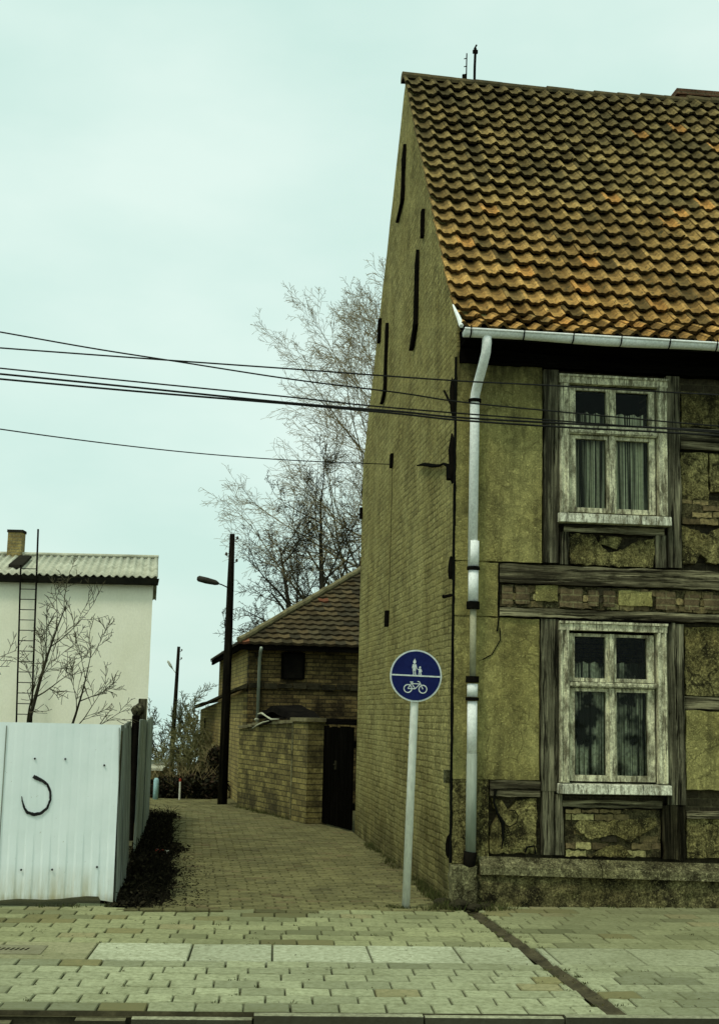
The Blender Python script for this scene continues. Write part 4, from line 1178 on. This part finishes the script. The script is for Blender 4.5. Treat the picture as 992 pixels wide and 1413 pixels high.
# yard wall from the gable corner to the barn, with a black gate
A0, A1, A2, A3 = Vector((-1.87,24.2,0)), Vector((-.72,21.45,0)), Vector((-.44,20.80,0)), HW(-.0,7.22)
yd = A1-A0; yl = yd.length; ang = math.atan2(yd.y, yd.x)
yw = thing('yard_wall', 'low ochre brick yard wall between the barn and the gable', 'wall', A0, ang)
yw_len = yl
m = MB(); ns = 40                                   # wall body, broken uneven top
def ytop(q): return 1.40 + .13*(q/yl) + .03*nz(q,0,2.2,4)
for i in range(ns):
    q0, q1 = yl*i/ns, yl*(i+1)/ns
    m.hexa([(q0,-.24,-.03),(q1,-.24,-.03),(q1,0,-.03),(q0,0,-.03),(q0,-.24,ytop(q0)),(q1,-.24,ytop(q1)),(q1,0,ytop(q1)),(q0,0,ytop(q0))])
m.build('wall', M['yard'], yw)
m = MB()
for i in range(11):
    q0, q1 = yl*i/11+.004, yl*(i+1)/11-.004; z = max(ytop(q0), ytop(q1), ytop((q0+q1)/2))+.004
    m.hexa([(q0,-.28,z),(q1,-.28,z),(q1,.04,z),(q0,.04,z),(q0,-.28,z+.05),(q1,-.28,z+.05),(q1,.04,z+.05),(q0,.04,z+.05)])
m.build('coping', M['hipcap'], yw)
pl = (A2-A1).length
m = MB(); m.box(yl+.01,yl+pl,-.30,.05,-.03,1.56); m.build('pillar', M['yard'], yw)
m = MB(); m.box(yl+.002,yl+.05,-.31,-.302,-.02,1.55); m.build('pillar_edge', M['sill_stone'], yw)
m = MB(); m.box(yl-.02,yl+pl+.04,-.34,.09,1.562,1.62); m.build('pillar_cap', M['hipcap'], yw)
gl_ = (A3-A2).length
gd = A3-A2; ga = math.atan2(gd.y, gd.x)
gt_ = thing('yard_gate', 'black boarded gate closing the gap beside the gable corner', 'gate', A2, ga)
for i in range(7):
    x0 = .02+(gl_-.06)*i/7; m = MB(); m.box(x0,x0+(gl_-.06)/7-.008,-.05-.004*(i%2),-.02,.02,1.50+R_.uniform(-.015,.015)); m.build('board', M['black_wood'], gt_)
m = MB(); m.box(.02,gl_-.04,-.018,.02,.3,.4); m.box(.02,gl_-.04,-.018,.02,1.2,1.3); m.build('rail', M['black_wood'], gt_)
m = MB(); m.tube([(.62,-.075,.93),(.70,-.09,.93)], .014, 6); m.box(.63,.69,-.07,-.056,.86,.99); m.build('handle', M['rubble'], gt_)
m = MB(); m.box(.0,gl_,-.02,.10,1.53,1.62); m.build('lintel', M['wood_dark'], gt_)
# torn roofing felt slumped over the wall
ft = thing('torn_roofing_felt', 'black torn roofing felt sagging over the yard wall with pale broken edges', 'debris', A0+yd*.42+Vector((0,0,1.50)), ang)
def felt(x0, x1, f, y0, y1, nm='sheet'):
    m = MB(); n = 24
    for i in range(n+1):
        t = i/n; x = x0+(x1-x0)*t; z, w = f(t)
        m.v.append((x, y0, z)); m.v.append((x, y0+.03, z+w)); m.v.append((x, y1, z+w+.02))
    for i in range(n):
        m.face([3*i,3*i+3,3*i+4,3*i+1]); m.face([3*i+1,3*i+4,3*i+5,3*i+2])
    return m.build(nm, M['tar'], ft)
felt(-.65, 1.35, lambda t: (.02+.20*math.sin(pi*t)**1.0*(1-.35*t)+.015*math.sin(t*17), .06+.05*math.sin(pi*t)), -.16, .35)
felt(-.15, .95, lambda t: (-.06+.13*t+.02*math.sin(t*9), .10*(1-abs(2*t-1))+.01), -.30, -.05)
m = MB()
m.tube([(-.02,-.31,.16),(.22,-.32,.175),(.45,-.33,.13),(.72,-.32,.075),(1.05,-.3,.085)], [.012,.018,.014,.018,.006], 5)
m.tube([(-.25,-.33,-.09),(.05,-.34,-.03),(.35,-.34,.02),(.62,-.33,.05)], [.006,.014,.014,.008], 5)
m.tube([(-.1,-.33,.06),(.02,-.33,.075)], .022, 5)
m.build('torn_edge', M['tar_edge'], ft)

# ------------------------------------------------------------------ poles and wires
p1 = thing('utility_pole', 'thick dark wooden pole with a street lamp arm beside the barn', 'utility pole', (-2.40,24.55,0), 0, 'wooden poles along the lane')
m = MB(); m.tube([(0,0,-.05),(.0,0,2.5),(.0,0,4.05),(.0,0,5.02)], [.092,.080,.066,.048], 12); m.build('pole', M['pole'], p1, smooth=True)
m = MB(); m.tube([(-.05,0,4.00),(-.16,-.01,4.05),(-.30,-.02,4.09)], .012, 6); arm = m.build('lamp_arm', M['lamp'], p1)
m = MB(); m.tube([(-.22,-.02,4.065),(-.28,-.02,4.085),(-.45,-.03,4.12),(-.60,-.03,4.155),(-.63,-.03,4.16)], [.024,.05,.062,.058,.03], 10); m.build('lamp_head', M['lamp'], arm, smooth=True)
for (dx, z) in ((.10,4.93),(-.10,4.62),(.10,4.50)):
    m = MB(); m.tube([(0,0,z-.02),(dx*.8,0,z-.02),(dx,0,z)], .007, 5); m.tube([(dx,0,z-.01),(dx,0,z+.025),(dx,0,z+.05)], [.02,.024,.012], 8); m.build('insulator', M['porcelain'], p1)
p2 = thing('utility_pole', 'thinner distant wooden pole with a small pale lamp above the hedge', 'utility pole', (-5.22,38.2,ground_z(-5.22,38.2)), 0, 'wooden poles along the lane')
dz = -p2.location.z
m = MB(); m.tube([(-.03,0,-.1),(.0,0,1.9),(.05,0,3.52-p2.location.z)], [.080,.066,.044], 10); m.build('pole', M['pole'], p2, smooth=True)
m = MB(); m.tube([(.02,0,2.72+dz),(-.12,0,2.90+dz)], .011, 5); arm = m.build('lamp_arm', M['lamp_pale'], p2)
m = MB(); m.tube([(-.10,0,2.87+dz),(-.17,0,2.97+dz),(-.24,0,3.08+dz),(-.26,0,3.11+dz)], [.012,.04,.034,.012], 8); m.build('lamp_head', M['lamp_pale'], arm, smooth=True)
for (dx, z) in ((.12,3.40+dz),(.12,3.16+dz)):
    m = MB(); m.tube([(.04,0,z-.02),(dx,0,z-.02),(dx+.02,0,z)], .008, 5); m.tube([(dx+.02,0,z),(dx+.02,0,z+.05)], .022, 6); m.build('insulator', M['porcelain'], p2)

WIRES = [] # filled below: label, points
WIRES = [
    ('uppermost overhead wire at the left edge, dropping to cross the gable',
     [(-4.215, 9.6, 4.737), (-2.763, 9.6, 4.508), (-2.04, 9.6, 4.394), (-1.404, 9.6, 4.307), (-0.549, 9.6, 4.191), (0.281, 9.6, 4.103), (0.714, 9.6, 4.046), (1.425, 9.6, 3.989), (2.692, 9.6, 3.901), (4.097, 9.6, 3.833)], 0.006),
    ('nearly level second overhead wire that crosses the uppermost one over the birch',
     [(-4.061, 9.3, 4.377), (-2.669, 9.3, 4.299), (-1.36, 9.3, 4.231), (-0.534, 9.3, 4.19), (0.052, 9.3, 4.159), (0.743, 9.3, 4.126), (1.381, 9.3, 4.108), (2.612, 9.3, 4.066), (3.981, 9.3, 4.038)], 0.006),
    ('third overhead wire from the top, just above the close pair',
     [(-4.094, 9.4, 4.289), (-2.687, 9.4, 4.172), (-1.609, 9.4, 4.087), (-0.533, 9.4, 4.002), (0.004, 9.4, 3.954), (0.7, 9.4, 3.909), (1.396, 9.4, 3.871), (2.635, 9.4, 3.806), (4.01, 9.4, 3.745)], 0.006),
    ('upper wire of the close thick pair passing the upper window',
     [(-4.133, 9.5, 4.261), (-2.713, 9.5, 4.154), (-1.624, 9.5, 4.068), (-0.538, 9.5, 3.982), (0.275, 9.5, 3.934), (0.708, 9.5, 3.9), (1.464, 9.5, 3.873), (2.382, 9.5, 3.85), (4.054, 9.5, 3.789)], 0.008),
    ('lower wire of the close thick pair passing the upper window',
     [(-4.216, 9.7, 4.269), (-2.768, 9.7, 4.166), (-1.657, 9.7, 4.089), (-0.549, 9.7, 4.021), (0.281, 9.7, 3.964), (0.723, 9.7, 3.926), (1.495, 9.7, 3.89), (2.432, 9.7, 3.861), (4.137, 9.7, 3.788)], 0.008),
    ('lowest overhead wire, tied to an anchor on the gable',
     [(-3.974, 10.0, 3.988), (-3.432, 10.797, 4.059), (-2.889, 11.594, 4.135), (-2.347, 12.391, 4.223), (-1.805, 13.188, 4.324), (-1.262, 13.985, 4.441), (-0.72, 14.782, 4.571), (-0.178, 15.579, 4.713), (0.365, 16.376, 4.86)], 0.006),
]
for lb, pts, r in WIRES:
    m = MB(); fine = []
    P_ = [Vector(p) for p in pts]
    for i in range(len(P_)-1):
        p0 = P_[max(i-1,0)]; p1_ = P_[i]; p2_ = P_[i+1]; p3 = P_[min(i+2,len(P_)-1)]
        for kx in range(10):
            t = kx/10
            fine.append(.5*((2*p1_)+(p2_-p0)*t+(2*p0-5*p1_+4*p2_-p3)*t*t+(3*p1_-p0-3*p2_+p3)*t**3))
    fine.append(P_[-1])
    m.tube(fine, r, 5)
    tag(m.build('overhead_wire', M['wire']), lb, 'wire', 'overhead wires across the street')

# ------------------------------------------------------------------ vegetation and small things
def leaves(mb, c, r, n, cols, size, rnd, flat=1.0, gaps=.0):
    for _ in range(n):
        d = Vector((rnd.gauss(0,1), rnd.gauss(0,1), rnd.gauss(0,1)))
        d = d.normalized()*(rnd.random()**.4)
        p = Vector((c[0]+d.x*r[0], c[1]+d.y*r[1], c[2]+d.z*r[2]))
        if gaps and noise.noise(p*2.4) < gaps: continue
        if p.z < .0: p.z = abs(p.z)*.2
        a = Vector((rnd.uniform(-1,1),rnd.uniform(-1,1),rnd.uniform(-1,1)*flat)).normalized(); b = a.orthogonal().normalized()
        s = size*rnd.uniform(.5,1.4); col = rnd.choice(cols); f = rnd.uniform(.6,1.25)
        mb.poly([p-a*s, p+b*s*.5, p+a*s, p-b*s*.5], tuple(x*f for x in col))
rnd = random.Random(4)
m = MB()
dark = [(.012,.011,.007),(.018,.016,.010),(.008,.007,.005),(.036,.031,.017)]
for i in range(64):
    q = .02 + i*.155; p = FN + sdl*q + sn*(.06+.06*rnd.random())
    w = (.20 + .16*math.sin(min(1,q/2.5)*pi*.5) - .12*max(0, q-2.5)/7)*(1+.5*nz(q,3,1.3,4))
    leaves(m, (p.x+w*.55,p.y,.02), (w,.16,.05+.06*rnd.random()), 190, dark, .022, rnd)
    for _ in range(26):
        a_ = abs(rnd.gauss(0,1))*.30; pp = FN + sdl*(q+rnd.uniform(-.1,.1)) + sn*(w*1.2+a_*(1 if q < 4 else .4)*.8); leaves(m, (pp.x,pp.y-.06*(q < .6),.006), (.04,.04,.005), 3, dark[:3], .010, rnd, .2)
    for _ in range(4):
        p0 = Vector((p.x+rnd.uniform(-.05,.35),p.y+rnd.uniform(-.1,.1),0)); e = p0+Vector((rnd.uniform(-.15,.2),rnd.uniform(-.2,.1),rnd.uniform(.06,.22)))
        m.tube([p0,(p0+e)/2+Vector((0,0,.05)),e], [.005,.004,.003], 3, False, dark[1])
tag(m.build('brambles', M['bramble']), 'dark low brambles and dead leaves along the foot of the corrugated fence', 'brambles', kind='stuff')
m = MB(); r2 = random.Random(12)
for i in range(900):
    u, v = r2.uniform(-3,3.2), r2.uniform(.05,4.0)
    if i % 3 == 0: v = r2.choice([.22*k_ for k_ in range(1,18)])+r2.gauss(0,.01)
    if r2.random() < .3: u = chan_u(v)+r2.gauss(0,.12)
    if not pave_end(u, v): continue
    p = PW(u, v, .008); a_ = Vector((r2.uniform(-1,1),r2.uniform(-1,1),r2.uniform(-.3,.3)))*r2.uniform(.003,.013); b_2 = Vector((-a_.y,a_.x,.002))*.55
    f = r2.uniform(.5,1.3); m.poly([p-a_,p+b_2,p+a_,p-b_2], tuple(x*f for x in r2.choice([(.06,.05,.022),(.11,.09,.035),(.035,.03,.016)])))
tag(m.build('leaf_litter', M['bramble']), 'scattered tiny dead leaves and grit on the pavement', 'leaf litter', kind='stuff')
m = MB()
# dark earth strip beneath them
m = MB()
for i in range(30):
    q0, q1 = .05+i*.33, .05+(i+1)*.33
    w = lambda q: .34+.20*min(1,q/2.2)-.025*q + .10*nz(q,1,1.6,3)
    a0, a1 = FN+sdl*q0, FN+sdl*q1
    b0, b1 = a0+sn*w(q0), a1+sn*w(q1)
    m.poly([(a0.x,a0.y,.006),(a1.x,a1.y,.006),(b1.x,b1.y,.008),(b0.x,b0.y,.008)], (.016,.014,.010))
tag(m.build('earth_strip', M['bramble']), kind='structure')

m = MB(); green = [(.06,.075,.02),(.09,.095,.03),(.045,.05,.016),(.11,.10,.04)]
def tuft(x, y, n, h, sp):
    for _ in range(n):
        p = Vector((x+rnd.gauss(0,sp), y+rnd.gauss(0,sp), 0)); l = h*rnd.uniform(.4,1.2)
        e = p+Vector((rnd.uniform(-.5,.5)*l, rnd.uniform(-.5,.5)*l, l)); o = Vector((rnd.uniform(-1,1),rnd.uniform(-1,1),0)).normalized()*.004
        m.poly([p-o,p+o,e], rnd.choice(green))
for i in range(60):
    p = HW(-.03-abs(rnd.gauss(0,.05)), rnd.uniform(-.3,6.5)**1.0 if i > 26 else rnd.uniform(-.35,1.4)); tuft(p.x, p.y, 22, .07 if i > 26 else .09, .03)
for i in range(26): p = HW(rnd.uniform(-.3,.5), rnd.uniform(-.42,-.2)); tuft(p.x, p.y, 18, .06, .03)
for i in range(12): p = HW(rnd.uniform(.4,3.6), rnd.uniform(-.20,-.15)); tuft(p.x, p.y, 14, .035, .03)
for i in range(90):
    v = rnd.choice([.219*k_ for k_ in range(1,7)]+[2.19+.219*k_ for k_ in range(0,8)])+.01; u = rnd.uniform(-3,3)
    if i % 2: u = chan_u(v)+rnd.choice((-.07,.07))+rnd.gauss(0,.01)
    if pave_end(u,v): p = PW(u,v); tuft(p.x,p.y,7,.016,.018)
for i in range(16): tuft(SB.x+rnd.gauss(0,.09), SB.y+rnd.gauss(0,.05), 12, .035, .02)
for i in range(14): p = FN+fdx*rnd.uniform(.0,2.2)+Vector((0,-.03,0)); tuft(p.x, p.y, 14, .035, .03)
for i in range(30):
    t = rnd.random(); p = A0+(A1-A0)*t; tuft(p.x-.28, p.y-.1, 18, .07, .04)
tag(m.build('weeds', M['weed']), 'short weeds and grass blades along the wall feet and paving joints', 'weeds', kind='stuff')

def bush(name, label, loc, r, n, cols, size, seed, tw, mat='bush', gaps=-.1, grp='shrubs at the end of the lane'):
    rr = random.Random(seed); loc = (loc[0], loc[1], ground_z(loc[0], loc[1])); o = thing(name, label, 'bush', loc, 0, grp)
    t = MB()
    for _ in range(tw):
        a_ = Vector((rr.uniform(-.5,.5)*r[0], rr.uniform(-.5,.5)*r[1], -.02)); e = Vector((rr.uniform(-1,1)*r[0], rr.uniform(-1,1)*r[1], r[2]*rr.uniform(.9,2.15)))
        md = (a_+e)/2+Vector((rr.uniform(-.1,.1),rr.uniform(-.1,.1),rr.uniform(0,.2)))
        t.tube([a_,md,e], [.014,.009,.004], 3, False)
        for _k in range(4):
            s_ = md.lerp(e, rr.random()); t.tube([s_, s_+Vector((rr.uniform(-.3,.3),rr.uniform(-.3,.3),rr.uniform(.05,.4)))], [.005,.003], 3, False)
    t.build('stems', M['twig'], o)
    if n:
        l = MB(); leaves(l, (0,0,r[2]), r, n, cols, size, rr, 1.0, gaps); l.build('foliage', M[mat], o)
    return o
dk_l = [(.022,.022,.014),(.035,.034,.018),(.014,.014,.010),(.045,.03,.02)]
ol_l = [(.24,.23,.09),(.30,.29,.12),(.18,.17,.07),(.12,.115,.05)]
bush('dark_hedge', 'dark low hedge across the lane end, left of the ochre wing', (-3.05,26.3,0), (.62,.4,.26), 2600, dk_l, .045, 2, 20, gaps=-.6)
bush('dark_hedge', 'dark hedge behind the thin pole at the bend, left part of the lane end', (-3.75,27.2,0), (.55,.5,.24), 2200, dk_l, .045, 3, 20, gaps=-.6)
bush('dark_hedge', 'dark tall shrub hard against the ochre wing wall at the lane end', (-2.85,27.6,0), (.25,.4,.50), 1600, dk_l, .045, 4, 24, gaps=-.6)
hz = dict(seg=[7,6,5,4], wob=[.09,.16,.2,.22], up=[.03,.06,.03,.0], kids=[9,8,6], **{'from':[.15,.15,.15]}, ang=[(20,50),(25,55),(25,60)], len=[(.36,.55),(.42,.62),(.4,.65)], max=3, split=0, rmin=.006)
tree('twiggy_bush', 'olive twiggy bare bush rising above the dark hedge right of the thin pole', 'bush', (-3.98,31.5,ground_z(-3.98,31.5)), hz, 41, 2.35, .035, 'shrub', 'haze_twig', (.05,0,1), 'bare bushes at the end of the lane', 7)
tree('twiggy_bush', 'sparse bare bush left of the thin pole with sky showing through', 'bush', (-4.75,33.2,ground_z(-4.75,33.2)), dict(hz, kids=[7,6,5]), 42, 2.2, .03, 'shrub', 'haze_twig', (-.05,0,1), 'bare bushes at the end of the lane', 5)
tree('twiggy_bush', 'bare bush close against the ochre wing end, behind the dark hedge', 'bush', (-3.75,30.2,ground_z(-3.75,30.2)), hz, 43, 1.7, .03, 'shrub', 'haze_twig', (0,0,1), 'bare bushes at the end of the lane', 6)
sh = thing('low_shed', 'low shed with a pale flat roof beyond the fence end', 'shed', (-4.25,29.5,0))
m = MB(); m.box(-.65,-.05,0,1.4,-.7,.36); m.build('wall', M['barn_side'], sh)
m = MB(); m.hexa([(-.75,-.10,.36),(.03,-.10,.36),(.03,1.5,.46),(-.75,1.5,.46),(-.75,-.10,.41),(.03,-.10,.41),(.03,1.5,.53),(-.75,1.5,.53)]); m.build('roof', M['eternit'], sh)
m = MB(); m.tube([(0,0,-.02),(0,0,.36),(.0,0,.40)], [.052,.050,.03], 10); tag(m.build('bollard', M['paleblue'], None, smooth=True, loc=(-3.77,25.5,0)), 'small pale blue bollard at the left side of the lane end', 'bollard')
mk = thing('marker_stake', 'thin white marker stake with a red top at the lane end', 'stake', (-3.32,25.55,0))
m = MB(); m.tube([(0,0,-.02),(0,0,.34)], .02, 6); m.build('stake', M['litter_white'], mk)
m = MB(); m.tube([(0,0,.342),(0,0,.40)], .024, 6); m.build('red_top', M['litter_red'], mk)
lt = thing('crumpled_wrapper', 'red and white crumpled wrapper lying at the edge of the brambles', 'litter', (-2.28,15.95,.012), .3)
m = MB(); lump(m, (0,0,.02), .055, 2.2, 8, 5, (1.3,.8,.5)); m.build('red_side', M['litter_red'], lt)
m = MB(); lump(m, (.08,-.01,.018), .04, 4.1, 8, 5, (1.2,.7,.5)); m.build('white_side', M['litter_white'], lt)

# ------------------------------------------------------------------ light, sky, camera
w = bpy.data.worlds.new('World'); bpy.context.scene.world = w; w.use_nodes = True
nt = w.node_tree; nt.nodes.clear()
SUN_EL, SUN_AZ = rad(60), math.atan2(-.62, -.78)
sky = nt.nodes.new('ShaderNodeTexSky'); sky.sky_type = 'NISHITA'; sky.sun_disc = False
sky.sun_elevation = SUN_EL; sky.sun_rotation = SUN_AZ; sky.dust_density = 4; sky.air_density = 1.2
bg1 = nt.nodes.new('ShaderNodeBackground'); bg1.inputs[1].default_value = .012; nt.links.new(sky.outputs[0], bg1.inputs[0])
tc = nt.nodes.new('ShaderNodeTexCoord'); mp = nt.nodes.new('ShaderNodeMapping'); mp.inputs['Scale'].default_value = (1,1,2.2)
nt.links.new(tc.outputs['Generated'], mp.inputs[0])
no = nt.nodes.new('ShaderNodeTexNoise'); no.inputs['Scale'].default_value = 3.2; no.inputs['Detail'].default_value = 5; no.inputs['Roughness'].default_value = .5
nt.links.new(mp.outputs[0], no.inputs['Vector'])
cr = nt.nodes.new('ShaderNodeValToRGB'); cr.color_ramp.elements[0].position = .36; cr.color_ramp.elements[1].position = .66
cr.color_ramp.elements[0].color = (.60,.815,.735,1); cr.color_ramp.elements[1].color = (.74,.905,.825,1)
nt.links.new(no.outputs['Fac'], cr.inputs[0])
bg2 = nt.nodes.new('ShaderNodeBackground'); bg2.inputs[1].default_value = 1.0; nt.links.new(cr.outputs[0], bg2.inputs[0])
ad = nt.nodes.new('ShaderNodeAddShader'); nt.links.new(bg1.outputs[0], ad.inputs[0]); nt.links.new(bg2.outputs[0], ad.inputs[1])
ow = nt.nodes.new('ShaderNodeOutputWorld'); nt.links.new(ad.outputs[0], ow.inputs[0])
ld_ = bpy.data.lights.new('sun', 'SUN'); ld_.energy = 1.5; ld_.angle = rad(12); ld_.color = (1,.96,.84)
lo = bpy.data.objects.new('sun', ld_); C.objects.link(lo)
sv = Vector((math.sin(SUN_AZ)*math.cos(SUN_EL), math.cos(SUN_AZ)*math.cos(SUN_EL), math.sin(SUN_EL)))
lo.rotation_euler = sv.to_track_quat('Z', 'Y').to_euler()
lo.location = (0,0,20)

f_px, th, rl = 1800.0, math.atan((985-706.5)/1800), rad(1.29)
Rx, Fx = Vector((1,0,0)), Vector((0,math.cos(th),math.sin(th))); Ux = Vector((0,-math.sin(th),math.cos(th)))
Rr_ = Rx*math.cos(rl)+Ux*math.sin(rl); Ur_ = Ux*math.cos(rl)-Rx*math.sin(rl)
cd = bpy.data.cameras.new('camera'); cam = bpy.data.objects.new('camera', cd); C.objects.link(cam)
cd.sensor_fit = 'VERTICAL'; cd.sensor_height = 36; cd.sensor_width = 36; cd.lens = f_px/1413*36; cd.clip_end = 2000; cd.clip_start = .05
mt_ = Matrix((Rr_, Ur_, -Fx)).transposed().to_4x4(); mt_.translation = Vector((0,0,1.7))
cam.matrix_world = mt_
sc = bpy.context.scene; sc.camera = cam
sc.view_settings.view_transform = 'Standard'; sc.view_settings.look = 'None'; sc.view_settings.exposure = 0; sc.view_settings.gamma = 1
sc.render.engine = 'CYCLES'; sc.cycles.max_bounces = 6; sc.cycles.transparent_max_bounces = 8
